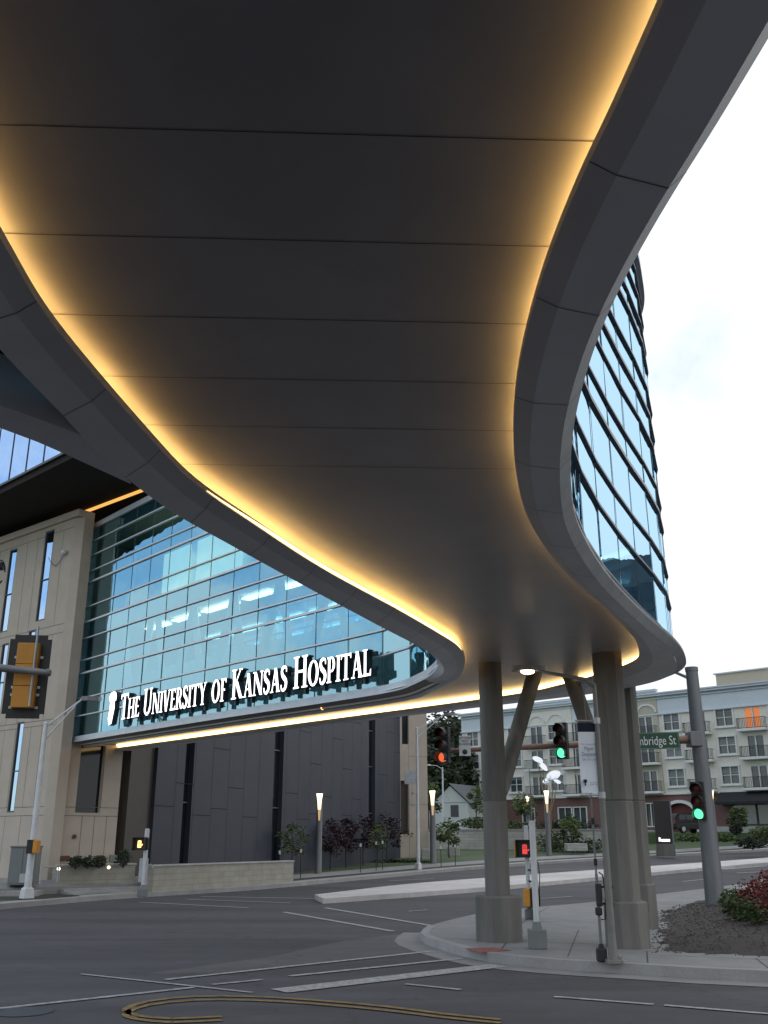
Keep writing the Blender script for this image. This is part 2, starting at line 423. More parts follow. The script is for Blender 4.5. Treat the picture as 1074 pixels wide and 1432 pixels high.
# ------------------------------------------------------------------ camera, world, sun
cam = bpy.data.cameras.new('camera'); co = bpy.data.objects.new('camera', cam); COL.objects.link(co)
co.location = (0, 0, EYE); co.rotation_euler = (PI / 2 + TH, 0, 0)
cam.sensor_fit = 'VERTICAL'; cam.sensor_height = 24; cam.sensor_width = 18; cam.lens = 24 * F / 1432; cam.clip_end = 2000; cam.clip_start = .05
S.camera = co
S.cycles.max_bounces = 6; S.cycles.diffuse_bounces = 3; S.cycles.glossy_bounces = 3; S.cycles.transparent_max_bounces = 10; S.cycles.caustics_reflective = False; S.cycles.caustics_refractive = False
S.view_settings.view_transform = 'Standard'; S.view_settings.look = 'None'; S.view_settings.exposure = 0
W = bpy.data.worlds.new('World'); S.world = W; W.use_nodes = True
nt = W.node_tree; L = nt.links.new; bg = nt.nodes['Background']; wo = nt.nodes['World Output']
SUN_EL, SUN_ROT = rad(14), rad(62)
sky = nt.nodes.new('ShaderNodeTexSky'); sky.sky_type = 'NISHITA'; sky.sun_disc = False; sky.sun_elevation = SUN_EL; sky.sun_rotation = SUN_ROT; sky.dust_density = .6
L(sky.outputs[0], bg.inputs[0]); bg.inputs[1].default_value = .15
tc = nt.nodes.new('ShaderNodeTexCoord')
# cloud layer: project the view direction on a high plane so that clouds flatten toward the horizon
sp = nt.nodes.new('ShaderNodeSeparateXYZ'); L(tc.outputs['Generated'], sp.inputs[0])
mz = nt.nodes.new('ShaderNodeMath'); mz.operation = 'MAXIMUM'; L(sp.outputs[2], mz.inputs[0]); mz.inputs[1].default_value = 0
az = nt.nodes.new('ShaderNodeMath'); az.operation = 'ADD'; L(mz.outputs[0], az.inputs[0]); az.inputs[1].default_value = .12
dv = nt.nodes.new('ShaderNodeVectorMath'); dv.operation = 'DIVIDE'; L(tc.outputs['Generated'], dv.inputs[0]); 
cz = nt.nodes.new('ShaderNodeCombineXYZ')
for k in range(3): L(az.outputs[0], cz.inputs[k])
L(cz.outputs[0], dv.inputs[1])
mp = nt.nodes.new('ShaderNodeMapping'); mp.inputs['Scale'].default_value = (1, 1, .0); mp.inputs['Location'].default_value = (3.1, 1.7, 0); L(dv.outputs[0], mp.inputs[0])
nz = nt.nodes.new('ShaderNodeTexNoise'); nz.inputs['Scale'].default_value = 1.1; nz.inputs['Detail'].default_value = 9; nz.inputs['Roughness'].default_value = .58; nz.inputs['Distortion'].default_value = .5
L(mp.outputs[0], nz.inputs['Vector'])
# more cloud on the +x (bright) side
dx = nt.nodes.new('ShaderNodeMapRange'); dx.inputs['From Min'].default_value = -.9; dx.inputs['From Max'].default_value = .5; dx.inputs['To Min'].default_value = .015; dx.inputs['To Max'].default_value = .22
L(sp.outputs[0], dx.inputs['Value'])
ad = nt.nodes.new('ShaderNodeMath'); ad.operation = 'ADD'; L(nz.outputs['Fac'], ad.inputs[0]); L(dx.outputs[0], ad.inputs[1])
# a bright bank of cloud low in the west
def mrn(o, a, b, c, d):
    q = nt.nodes.new('ShaderNodeMapRange'); q.interpolation_type = 'SMOOTHSTEP'
    for nm, v in zip(('From Min', 'From Max', 'To Min', 'To Max'), (a, b, c, d)): q.inputs[nm].default_value = v
    L(o, q.inputs['Value']); return q.outputs[0]
def mth(op, a, b):
    q = nt.nodes.new('ShaderNodeMath'); q.operation = op; L(a, q.inputs[0])
    if isinstance(b, float): q.inputs[1].default_value = b
    else: L(b, q.inputs[1])
    return q.outputs[0]
bank = mth('MULTIPLY', mth('MULTIPLY', mrn(sp.outputs[2], .08, .15, 0, 1), mrn(sp.outputs[2], .16, .25, 1, 0)), mth('MULTIPLY', mrn(sp.outputs[0], -.9, -.5, 1, 0), mrn(sp.outputs[1], .02, .3, 0, 1)))
ad2 = nt.nodes.new('ShaderNodeMath'); ad2.operation = 'ADD'; L(ad.outputs[0], ad2.inputs[0]); L(mth('MULTIPLY', bank, .2), ad2.inputs[1]); ad = ad2
cr = nt.nodes.new('ShaderNodeMapRange'); cr.interpolation_type = 'SMOOTHSTEP'; cr.inputs['From Min'].default_value = .40; cr.inputs['From Max'].default_value = .62; L(ad.outputs[0], cr.inputs['Value'])
bg2 = nt.nodes.new('ShaderNodeBackground'); bg2.inputs[0].default_value = (.96, 1.0, 1.04, 1); bg2.inputs[1].default_value = 1.1
ms = nt.nodes.new('ShaderNodeMixShader'); L(cr.outputs[0], ms.inputs[0]); L(bg.outputs[0], ms.inputs[1]); L(bg2.outputs[0], ms.inputs[2]); 
# clear upper air: blue skylight after sunset, brightest overhead
bg3 = nt.nodes.new('ShaderNodeBackground'); bg3.inputs[0].default_value = (.26, .5, .9, 1); bg3.inputs[1].default_value = .46
asd = nt.nodes.new('ShaderNodeAddShader'); L(bg.outputs[0], asd.inputs[0]); L(bg3.outputs[0], asd.inputs[1]); L(asd.outputs[0], ms.inputs[1]); L(ms.outputs[0], wo.inputs[0])
sl = bpy.data.lights.new('sun', 'SUN'); sl.energy = .35; sl.angle = rad(25); sl.color = (1, .93, .85)
so = bpy.data.objects.new('sun', sl); COL.objects.link(so)
sd = Vector((math.sin(SUN_ROT) * math.cos(SUN_EL), math.cos(SUN_ROT) * math.cos(SUN_EL), math.sin(SUN_EL)))
so.rotation_euler = sd.to_track_quat('Z', 'Y').to_euler(); so.location = (60, 40, 60)
# ================================================================== GROUND
gb = BM()
xs = [-500, -200, -80, -40, -20, 0, 20, 40, 80, 200, 500]; ys = [-200, -60, 0, 36] + list(range(40, 101, 4)) + [160, 300, 700]
gv = [[gb.verts.new((x, y, g(y) - .05)) for x in xs] for y in ys]
for j in range(len(ys) - 1):
    for i in range(len(xs) - 1): gb.faces.new((gv[j][i], gv[j][i + 1], gv[j + 1][i + 1], gv[j + 1][i]))
prop(obj('ground', gb, M_ground), kind='structure')
KERB = spline([(-60, 12), (-30, 15), (-18, 20), (-13.3, 26), (-11.22, 30.32), (-9.82, 33.94), (-8.49, 36.32), (-5.23, 40.8), (-2.75, 45.46), (.84, 51.5), (5.74, 58.36), (14.27, 66.6), (29.1, 77.2), (50, 92), (75, 108)], 1.5)
kp = [(p.x, p.y) for p in KERB]
road = sheet('road', [(-60, -40), (90, -40), (90, 108)] + kp[::-1], 0.0, M_asph, step=3)
# land beyond the far kerb
sheet('lawn', [(p.x, p.y) for p in offset(KERB, .4)] + [(75, 140), (-60, 140)], .146, M_lawn, .2)
sheet('kerb', strip_poly(KERB, .0, .75), .154, M_kerb, .2)
KF = [p for p in KERB if p.y > 41]; KN = [p for p in KERB if 14 < p.y < 43]
sheet('planting_strip', strip_poly(KF, .75, 1.55), .158, M_strip)
sheet('pavement', strip_poly(KF, 1.55, 3.6), .162, M_conc_g)
sheet('pavement', strip_poly(KN, .75, 2.6), .166, M_conc_g)
# corner with the columns
CF = [at_z(*p, 0) for p in [(589, 1316), (614, 1328), (685, 1346), (775, 1356), (886, 1363), (1062, 1373)]]
CB = [at_z(*p, 0) for p in [(599, 1305), (670, 1286), (755, 1276), (837, 1268), (919, 1257), (1044, 1241)]]
cfr = spline([CB[0]] + CF + [(10.5, 14.2, 0), (24, 11, 0), (60, 4, 0)], .6)
cbk = spline(CB + [(22, 54, 0), (40, 74, 0), (62, 93, 0)], 1.5)
corner = [(p.x, p.y) for p in cfr] + [(62, 93)] + [(p.x, p.y) for p in reversed(cbk[1:-1])]
sheet('corner_pavement', corner, .15, M_conc_g, .2, step=4)
cfr2 = [Vector((p.x, p.y)) for p in cfr]
sheet('corner_kerb', [(p.x, p.y) for p in offset(cfr2, -.012)] + [(p.x, p.y) for p in reversed(offset(cfr2, .16))], .154, M_kerb, .158)
sheet('gutter', [(p.x, p.y) for p in offset(cfr2, -.55)] + [(p.x, p.y) for p in reversed(cfr2)], .007, M_conc_g)
# paving joints and the red tactile strip
jb = BM()
def flatbar(bm, a, b, w, z0):
    a = Vector((a[0], a[1], 0)); b = Vector((b[0], b[1], 0)); t = (b - a).normalized(); n = Vector((-t.y, t.x, 0)) * w / 2
    k = max(1, int((b - a).length / 2))
    for i in range(k):
        p, q = a.lerp(b, i / k), a.lerp(b, (i + 1) / k)
        bm.faces.new([bm.verts.new((v.x, v.y, g(v.y) + z0)) for v in (p + n, p - n, q - n, q + n)][::-1])
for a, b in (((2.0, 18.1), (3.2, 24)), ((3.0, 17.2), (4.1, 22)), ((4.1, 16.4), (4.5, 18)), ((1.2, 20.2), (4.3, 19.0)), ((2.2, 24), (5.6, 24.2)), ((4.4, 17.5), (12, 14.4)), ((5.7, 15.6), (6.0, 17.0)), ((7.2, 15.1), (7.5, 16.6)), ((3.2, 24), (4.6, 29)), ((8.7, 14.6), (9, 16))):
    flatbar(jb, a, b, .02, .1535)
prop(obj('pavement_joint', jb, M_joint), kind='structure')
rt = [at_z(*p, .155) for p in [(648, 1326), (690, 1325), (716, 1329), (672, 1332)]]
sheet('tactile_paving', [(p.x, p.y) for p in rt], .156, M_red)
# median island
MED = [gnd(*p) for p in [(440, 1258), (560, 1243), (676, 1233), (845, 1220), (1074, 1203)]] + [Vector((46, 84, 0))]
MEN = [gnd(*p) for p in [(452, 1264), (560, 1256), (676, 1247), (845, 1231), (1074, 1210)]] + [Vector((48, 82, 0))]
sheet('median', [(p.x, p.y) for p in spline(MED, 2)] + [(p.x, p.y) for p in reversed(spline(MEN, 2))], .16, M_median, .2)
# painted markings (photo sight lines met with the road)
wb = BM()
for a, b, w in [((-40, 1416), (271, 1382), .12), ((113, 1363), (352, 1389), .08), ((231, 1371), (604, 1331), .13), ((297, 1378), (367, 1371), .1),
                ((405, 1366), (647, 1341), .13), ((390, 1387), (697, 1351), .42), ((567, 1377), (644, 1385), .1), ((775, 1395), (914, 1406), .1),
                ((929, 1407), (1100, 1421), .1), ((397, 1276), (550, 1303), .16), ((455, 1270), (609, 1296), .16), ((194, 1262), (347, 1270), .14),
                ((261, 1258), (405, 1263), .14), ((281, 1254), (440, 1257), .16), ((572, 1275), (597, 1273), .12), ((544, 1232), (607, 1229), .14),
                ((755, 1257), (800, 1254), .12), ((955, 1233), (985, 1230), .14), ((1010, 1216), (1074, 1211), .3), ((1030, 1221), (1074, 1219), .2)]:
    p, q = gnd(*a), gnd(*b); flatbar(wb, p, q, w, .012)
obj('white_marking', wb, M_white, road)
yb = BM()
for dy in (0, 5.2):
    yl = spline([gnd(x, y + dy) for x, y in [(700, 1427), (620, 1419), (540, 1409), (440, 1400), (352, 1395), (271, 1395), (205, 1402), (176, 1413), (190, 1421), (240, 1426), (310, 1423)]], .3)
    for p, q in zip(yl, yl[1:]): flatbar(yb, p, q, .11, .012)
obj('yellow_marking', yb, M_yellow, road)
pb = [gnd(*p) for p in [(205, 1362), (380, 1338), (480, 1316), (590, 1303), (625, 1331), (560, 1338), (400, 1352), (290, 1362)]]
obj_ = sheet('asphalt_patch', [(p.x, p.y) for p in pb], .003, M_asph2, parent=road)
mh = BM(); c = gnd(33, 1416); bmesh.ops.create_cone(mh, cap_ends=True, segments=24, radius1=.35, radius2=.35, depth=.006, matrix=Matrix.Translation((c.x, c.y, .007)))
obj('manhole_cover', mh, M_mdark, road)
# mulch bed on the corner: a low mound
mb = BM(); MP = [at_z(*p, .15) for p in [(905, 1334), (1085, 1340)]]
poly = [(4.5, 17.75), (6.4, 17.05), (11, 15.6), (22, 12.6), (24, 30), (20, 46), (14.0, 38.5), (9.6, 32.0), (7.2, 27.5), (5.3, 20.7)]
def inside(x, y, P):
    r = False
    for i in range(len(P)):
        (x1, y1), (x2, y2) = P[i], P[i - 1]
        if (y1 > y) != (y2 > y) and x < (x2 - x1) * (y - y1) / (y2 - y1) + x1: r = not r
    return r
def edge_d(x, y, P):
    d = 1e9; p = Vector((x, y))
    for i in range(len(P)):
        a, b = Vector(P[i]), Vector(P[i - 1]); t = max(0, min(1, (p - a).dot(b - a) / (b - a).length_squared)); d = min(d, (p - a.lerp(b, t)).length)
    return d
def mound(x, y): return .13 + min(.32, .10 * edge_d(x, y, poly)) if inside(x, y, poly) else .1
gx = [4.2 + .22 * i for i in range(92)]; gy = [12.4 + .22 * i for i in range(155)]
vv = {}
for i, x in enumerate(gx):
    for j, y in enumerate(gy):
        if inside(x, y, poly) or edge_d(x, y, poly) < .16: vv[i, j] = mb.verts.new((x, y, mound(x, y) + g(y) + (R_.uniform(-.02, .02) if inside(x, y, poly) else 0)))
for (i, j) in list(vv):
    q = [(i, j), (i + 1, j), (i + 1, j + 1), (i, j + 1)]
    if all(k in vv for k in q): mb.faces.new([vv[k] for k in q])
prop(obj('mulch_bed', mb, M_mulch), kind='structure')
chb = BM()
for _ in range(5200):
    x = R_.uniform(4.5, 13); y = R_.uniform(15, 30)
    if not inside(x, y, poly): continue
    z = mound(x, y) + .02; a = R_.uniform(0, PI); l = R_.uniform(.02, .06)
    box(chb, (x, y, z), (l, .014, .01), Matrix.Rotation(a, 3, 'Z') @ Matrix.Rotation(R_.uniform(-.6, .6), 3, 'Y'))
M_chip = mat('bark_chip', (.075, .06, .05), .9, var=.5, scale=5)
prop(obj('bark_chips', chb, M_chip), 'loose brown bark chips scattered over the mulch bed on the corner', 'mulch', kind='stuff')
# ================================================================== SKYWALK BUILDING
ZL, ZO, ZS, ZF, ZT = 5.2, 5.35, 5.395, 5.55, 13.75
PR = [((2.4, -12), (3.0, -12)), ((1.6, -3), (2.2, -3)), ((1.13, 3.01), (1.72, 3.15)), ((1.02, 4.01), (1.6, 4.3)), ((.96, 4.79), (1.53, 5.1)), ((.95, 5.57), (1.51, 5.85)), ((.98, 6.4), (1.54, 6.6)),
      ((1.07, 7.31), (1.62, 7.5)), ((1.22, 8.3), (1.80, 8.65)), ((1.56, 9.79), (2.15, 10.2)), ((2.3, 11.84), (2.95, 12.4)), ((3.35, 14.09), (4.1, 14.9)), ((4.19, 15.98), (5.2, 17.05)),
      ((4.65, 17.43), (5.85, 18.6)), ((4.88, 18.65), (6.26, 20.0)), ((4.5, 20.32), (6.2, 21.4)), ((3.93, 21.86), (5.3, 22.9)), ((2.84, 23.64), (3.7, 24.45)), ((-1.83, 28.71), (-1.2, 29.35)),
      ((-9.44, 36.99), (-8.8, 37.65)), ((-10.4, 38.0), (-9.8, 38.7))]
PL = [((-1.4, -12), (-2.0, -12)), ((-1.8, -3), (-2.4, -3)), ((-2.1, 2.5), (-2.72, 2.5)), ((-2.16, 4.62), (-2.8, 4.8)), ((-2.19, 5.18), (-2.81, 5.5)), ((-2.18, 5.68), (-2.79, 6.2)),
      ((-2.09, 6.58), (-2.7, 7.2)), ((-1.98, 7.49), (-2.62, 8.3)), ((-1.82, 8.58), (-2.33, 9.64)), ((-1.43, 9.79), (-1.9, 10.8)), ((-.78, 11.67), (-1.15, 12.8)), ((.25, 14.09), (-.1, 15.6)),
      ((.95, 15.85), (.58, 17.3)), ((1.3, 16.8), (.88, 18.3)), ((1.5, 17.85), (1.05, 19.1)), ((1.6, 19.1), (1.12, 19.8)), ((1.55, 20.6), (1.02, 21.0)), ((1.15, 22.4), (.7, 22.3)), ((.58, 24.0), (.14, 23.6)), ((-1.4, 26.25), (-1.85, 25.86)),
      ((-4.1, 29.15), (-4.57, 28.75)), ((-7.55, 32.95), (-8.0, 32.56)), ((-11.5, 37.4), (-12.0, 37.1))]
def relax(p, n=8):
    for _ in range(n): p = [p[0]] + [(p[i - 1] + p[i] * 2 + p[i + 1]) / 4 for i in range(1, len(p) - 1)] + [p[-1]]
    return p
RI, RO = map(relax, spline_pair(PR, .2)); LI, LO = map(relax, spline_pair(PL, .2))
B = thing('skywalk_building', 'curved glass skywalk building overhead on grey soffit with amber cove lights, carrying the hospital sign', 'building', (0, 20, 0))
def bl(o):   # parts keep world coordinates under an unscaled root
    o.location = Vector(o.location) - B.location; return o
def ribbon(bm, rows, mi=0):
    """rows: list of polylines (same length) -> quad strips between successive rows"""
    V = [[bm.verts.new(p) for p in r] for r in rows]
    for a, b in zip(V, V[1:]):
        for k in range(len(a) - 1): bm.faces.new((a[k], a[k + 1], b[k + 1], b[k])).material_index = mi
def mixw(I, O, t, z, zw, side):
    out = mix(I, O, t, z)
    if side < 0:
        for p, q in zip(out, O):
            if q.y > 20: p.z = z + (zw - z) * min(1, (q.y - 20) / 2)
    return out
def mix(I, O, t, z): return [Vector((a.x + (b.x - a.x) * t, a.y + (b.y - a.y) * t, z)) for a, b in zip(I, O)]
for I, O, side in ((RI, RO, 1), (LI, LO, -1)):
    bm = BM()
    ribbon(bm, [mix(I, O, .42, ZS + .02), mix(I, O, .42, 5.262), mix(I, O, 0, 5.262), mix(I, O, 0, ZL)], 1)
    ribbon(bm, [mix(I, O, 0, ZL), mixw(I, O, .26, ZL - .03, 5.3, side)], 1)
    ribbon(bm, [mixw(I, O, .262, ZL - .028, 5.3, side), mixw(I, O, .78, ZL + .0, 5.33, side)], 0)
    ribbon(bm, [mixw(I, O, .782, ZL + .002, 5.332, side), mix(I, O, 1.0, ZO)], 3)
    rbm = bm
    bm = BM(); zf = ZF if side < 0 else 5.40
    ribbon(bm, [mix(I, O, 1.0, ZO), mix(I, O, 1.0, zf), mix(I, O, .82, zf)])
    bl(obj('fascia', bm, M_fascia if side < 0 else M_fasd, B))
    bm = rbm
    if side < 0:
        for f in bm.faces:
            c_ = f.calc_center_median()
            if c_.y > 21.6 and c_.z > 5.255 and abs(f.normal.z if f.normal.length else (f.normal_update() or f.normal.z)) > .5: f.material_index = 4
    # joints in the rim every few metres
    for k in range(4, len(I) - 3, 9):
        if side < 0 and O[k].y > 19.5: continue
        a, b = I[k], O[k]
        t = ((I[k + 1] - I[k]).normalized()) * .0035
        for (t0, z0), (t1, z1) in (((0, ZL), (.26, ZL - .03)), ((.262, ZL - .028), (.78, ZL)), ((.782, ZL + .002), (1, ZO))):
            p, q = a.lerp(b, t0), a.lerp(b, t1)
            bm.faces.new([bm.verts.new((v.x, v.y, z)) for v, z in ((p - t, z0 - .004), (p + t, z0 - .004), (q + t, z1 - .004), (q - t, z1 - .004))]).material_index = 2
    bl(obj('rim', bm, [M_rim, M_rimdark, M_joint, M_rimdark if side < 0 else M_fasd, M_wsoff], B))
    bm = BM()
    ribbon(bm, [mix(I, O, .14, 5.268), mix(I, O, .32, 5.268)])
    bl(obj('cove_light', bm, M_cove, B))
    # the tube itself, on the stretches where it stands proud of the lip
    sel = [k for k in range(len(I)) if (I[k].y > 8.8 and I[k].y < 17.4 if side < 0 else (I[k].y > 18.6))]
    zz = (5.27, 5.325) if side < 0 else (5.27, 5.41)
    tt = -.012 if side < 0 else .1
    if side < 0: zz = (5.212, 5.25)
    lo_, hi_ = mix(I, O, tt, zz[0])[sel[0]:sel[-1] + 1], mix(I, O, tt, zz[1])[sel[0]:sel[-1] + 1]
    if side < 0:
        for k, (p, q) in enumerate(zip(lo_, hi_)): q.z = p.z + (q.z - p.z) * min(1, .12 + k / 14, .12 + (len(hi_) - 1 - k) / 6)
    bm = BM(); ribbon(bm, [lo_, hi_])
    bl(obj('cove_tube', bm, M_cove2, B))
# soffit, with hairline joints across
SL_, SR_ = mix(LI, LO, .44, 0), mix(RI, RO, .44, 0)
bm = BM(); P = SL_ + SR_[::-1]
vs = [bm.verts.new((p.x, p.y, ZS)) for p in P]
for t in geometry.tessellate_polygon([P]):
    bm.faces.new([vs[k] for k in t])
def x_at(path, y):
    for a, b in zip(path, path[1:]):
        if (a.y - y) * (b.y - y) <= 0 and abs(a.y - b.y) > 1e-6: return a.x + (b.x - a.x) * (y - a.y) / (b.y - a.y)
for k in range(34):
    y = 3.05 - .93 * 12 + .93 * k
    if y > 9.4: break
    xl, xr = x_at(SL_, y - .05), x_at(SR_, y + .1)
    if xl is None or xr is None: continue
    w = .0035
    f = bm.faces.new([bm.verts.new(v) for v in ((xl, y - .05 - w, ZS - .004), (xl, y - .05 + w, ZS - .004), (xr, y + .1 + w, ZS - .004), (xr, y + .1 - w, ZS - .004))])
    f.material_index = 1
for (a, b) in (((1.9, 19.2), (4.6, 18.9)), ((2.3, 17.2), (4.2, 16.9)), ((1.4, 22.9), (3.2, 22.6)), ((-1.5, 27.2), (-1.2, 27.6)), ((-3.6, 29.2), (-3.2, 29.7)), ((-5.9, 31.8), (-5.4, 32.2))):
    p, q = Vector((a[0], a[1], 0)), Vector((b[0], b[1], 0)); n = (q - p).normalized(); n = Vector((-n.y, n.x, 0)) * .003
    bm.faces.new([bm.verts.new((v.x, v.y, ZS - .004)) for v in (p - n, p + n, q + n, q - n)]).material_index = 1
bl(obj('soffit', bm, [M_soffit, M_joint], B))
# floors, roof
LOi, ROi = [Vector((p.x, p.y, 0)) for p in LO], [Vector((p.x, p.y, 0)) for p in RO]
tR = lambda a, d: .9 - .16 * max(0, min(1, (a.y - 13.5) / 4)) + d
Lg, Rg = mix(LI, LO, .72, 0), [a.lerp(b, tR(a, -.12)).to_3d() for a, b in zip(RI, RO)]
for nm, z0, z1 in (('floor_slab', ZS + .02, ZS + .16), ('floor_slab', 9.42, 9.9), ('roof', 13.3, 13.7)):
    bm = BM(); prism(bm, [(p.x, p.y) for p in Lg + Rg[::-1]], z0, z1); bl(obj(nm, bm, M_slab, B))
bm = BM(); prism(bm, [(p.x, p.y) for p in mix(LI, LO, .95, 0) + [a.lerp(b, tR(a, .14)).to_3d() for a, b in zip(RI, RO)][::-1]], ZT - .02, ZT + .2); bl(obj('roof_coping', bm, M_fascia, B))
# curtain walls
ROWS = [5.42, 6.3, 6.95, 7.9, 8.4, 9.25, 9.9, 10.5, 11.5, 11.95, 12.6, 13.2, 13.72]
def curtain(path, out, ends, mfin, depth, vw=.014):
    """path: plan curve of the glass line; out: +1/-1 side that faces outdoors (left of travel = +1)"""
    pts = resample([Vector((p.x, p.y)) for p in path], 1.36)
    gbm, hbm = BM(), BM(); vbm = hbm
    for i, (a, b) in enumerate(zip(pts, pts[1:])):
        t = (b - a).normalized(); n = Vector((-t.y, t.x)) * out
        for z0, z1 in zip(ROWS, ROWS[1:]):
            j = [R_.uniform(-.006, .006) for _ in range(3)]
            q = [(a + n * j[0], z0), (b + n * j[1], z0), (b + n * (j[1] + j[2]), z1), (a + n * (j[0] + j[2]), z1)]
            gbm.faces.new([gbm.verts.new((p.x, p.y, z)) for p, z in q])
        for z in ROWS[:-1]:
            A = Vector((a.x, a.y, z)) + Vector((n.x, n.y, 0)) * depth * .3; Bb = Vector((b.x, b.y, z)) + Vector((n.x, n.y, 0)) * depth * .3
            bar(hbm, A - Vector((t.x, t.y, 0)) * .01, Bb + Vector((t.x, t.y, 0)) * .01, depth, .04 if z not in (7.9, 9.9, 11.5) else .065)
        bar(vbm, Vector((a.x, a.y, ROWS[0])) + Vector((n.x, n.y, 0)) * .01, Vector((a.x, a.y, ROWS[-1])) + Vector((n.x, n.y, 0)) * .001, .014 if out > 0 else .007, .014 if out > 0 else .005, 1)
    return gbm, hbm
Rgl = [a.lerp(b, .9 - .16 * max(0, min(1, (a.y - 13.5) / 4))).to_3d() for a, b in zip(RI, RO)]
for path, out, dep, m in ((mix(LI, LO, .86, 0), 1, .07, M_alu), (Rgl, -1, .05, M_fin)):
    a, b = curtain(path, out, 0, m, dep)
    bl(obj('glazing', a, M_glass if out > 0 else M_glass3, B)); bl(obj('curtain_wall_frame', b, [m, M_mdark], B))
# interior seen through the wing's glass: inner corridor wall lights, trusses, blinds
wing = [p for p in mix(LI, LO, .86, 0) if p.y > 20.5 and p.x < 1.05]
wing = resample([Vector((p.x, p.y)) for p in wing], .5)
def wp(s, d):
    i = min(len(wing) - 2, int(s / .5)); t = (wing[i + 1] - wing[i]).normalized(); n = Vector((t.y, -t.x))
    p = wing[i] + n * d; return p
WL = (len(wing) - 1) * .5
for k in range(7):
    s = 1.2 + k * 2.55
    bm = BM(); a, b, c = wp(s, .75), wp(s + 1.25, .75), wp(min(WL - .6, s + 2.4), .75)
    bar(bm, (a.x, a.y, 9.4), (b.x, b.y, 5.7), .2, .2); bar(bm, (b.x, b.y, 5.7), (c.x, c.y, 9.4), .2, .2)
    bl(obj('truss', bm, M_truss, B))
for k in range(8):
    s = .8 + k * 2.2
    if s + 1.7 > WL: break
    bm = BM(); a, b = wp(s, 1.15), wp(s + 1.7, 1.15); bar(bm, (a.x, a.y, 9.33), (b.x, b.y, 9.33), .3, .06)
    bl(obj('ceiling_light', bm, M_ceil, B))
for k in range(4):
    s = 2.0 + k * 4.2
    if s + .8 > WL: break
    bm = BM(); a, b = wp(s, 1.2), wp(s + .8, 1.2); bar(bm, (a.x, a.y, 13.2), (b.x, b.y, 13.2), .3, .06)
    bl(obj('ceiling_light', bm, M_ceil, B))
for s0, s1, z0, z1 in ((12.2, 15.4, 10.6, 12.3), (15.9, 17.6, 10.6, 12.3)):
    bm = BM(); a, b = wp(s0, 1.6), wp(min(s1, WL), 1.6); bar(bm, (a.x, a.y, (z0 + z1) / 2), (b.x, b.y, (z0 + z1) / 2), .05, z1 - z0)
    bl(obj('lit_partition', bm, M_blind, B))
bm = BM()
pth = [wp(s * .5, 1.9) for s in range(0, int(WL * 2))]
ribbon(bm, [[Vector((p.x, p.y, z)) for p in pth] for z in (5.62, 8.0)]); ribbon(bm, [[Vector((p.x, p.y, z)) for p in pth] for z in (9.92, 13.3)])
bl(obj('corridor_wall', bm, M_intwall, B))
v = at_z(451, 988, 5.34); bm = BM(); bmesh.ops.create_uvsphere(bm, u_segments=10, v_segments=6, radius=.05, matrix=Matrix.Translation((v.x, v.y, 5.30))); bl(obj('downlight', bm, emis('downlight_amber', (1, .5, .15), 4), B))
# branch canopy on the left: dark upper soffit behind a second rim
bm = BM()
ca = spline([(-2.5, 7.85), (-3.05, 7.12), (-3.8, 6.4), (-5.2, 5.5), (-8, 4.4), (-13, 3.2)], .4); cb = spline([(-2.5, 8.9), (-3.27, 7.52), (-4.2, 6.95), (-5.6, 6.1), (-8.2, 5.0), (-13, 3.8)], .4)
n = min(len(ca), len(cb)); ca, cb = resample([p.copy() for p in ca], .4)[:n], resample([p.copy() for p in cb], .4)[:n]
n = min(len(ca), len(cb)); ca, cb = ca[:n], cb[:n]
ribbon(bm, [[Vector((p.x, p.y, 5.75)) for p in ca], [Vector((p.x, p.y, 5.3)) for p in ca], [Vector((p.x, p.y, 5.305)) for p in cb], [Vector((p.x, p.y, 5.75)) for p in cb]])
bl(obj('branch_rim', bm, M_rim, B))
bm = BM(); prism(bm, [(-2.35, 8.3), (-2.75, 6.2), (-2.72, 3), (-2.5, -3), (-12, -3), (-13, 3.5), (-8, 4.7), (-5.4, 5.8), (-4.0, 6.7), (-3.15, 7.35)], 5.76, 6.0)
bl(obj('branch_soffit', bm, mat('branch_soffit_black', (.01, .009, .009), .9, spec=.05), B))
# ------------------------------------------------------------------ hospital sign: serif capitals built from strokes
def G_stroke(x0, y0, x1, y1, w): return [(x0 - w / 2, y0), (x0 + w / 2, y0), (x1 + w / 2, y1), (x1 - w / 2, y1)]
def G_serif(x, y, w=.3):
    h = .05
    return [(x - w / 2, y), (x + w / 2, y), (x + w / 2, y + h), (x - w / 2, y + h)] if y < .5 else [(x - w / 2, y - h), (x + w / 2, y - h), (x + w / 2, y), (x - w / 2, y)]
def G_bar(x0, x1, y, h=.065): return [(x0, y - h / 2), (x1, y - h / 2), (x1, y + h / 2), (x0, y + h / 2)]
def G_arc(cx, cy, rx, ry, a0, a1, tw, th, n=18):
    q = []
    for k in range(n):
        A, Bq = a0 + (a1 - a0) * k / n, a0 + (a1 - a0) * (k + 1) / n
        P = lambda an, o: (cx + (rx - (tw if o else 0)) * math.cos(an), cy + (ry - (th if o else 0)) * math.sin(an))
        q.append([P(A, 0), P(Bq, 0), P(Bq, 1), P(A, 1)])
    return q
def G_path(pts, ws):
    pts = [Vector(p) for p in pts]; sm = spline([Vector((p[0], p[1])) for p in pts], .05); q = []; n = len(sm)
    f = lambda i: ws[0] + (ws[1] - ws[0]) * math.sin(PI * i / (n - 1)) ** 1.2
    off = []
    for i, p in enumerate(sm):
        t = (sm[min(i + 1, n - 1)] - sm[max(i - 1, 0)]).normalized(); nn = Vector((-t.y, t.x)) * f(i) / 2; off.append((p + nn, p - nn))
    for a, b in zip(off, off[1:]): q.append([tuple(a[0]), tuple(b[0]), tuple(b[1]), tuple(a[1])])
    return q
K_, k_ = .165, .075
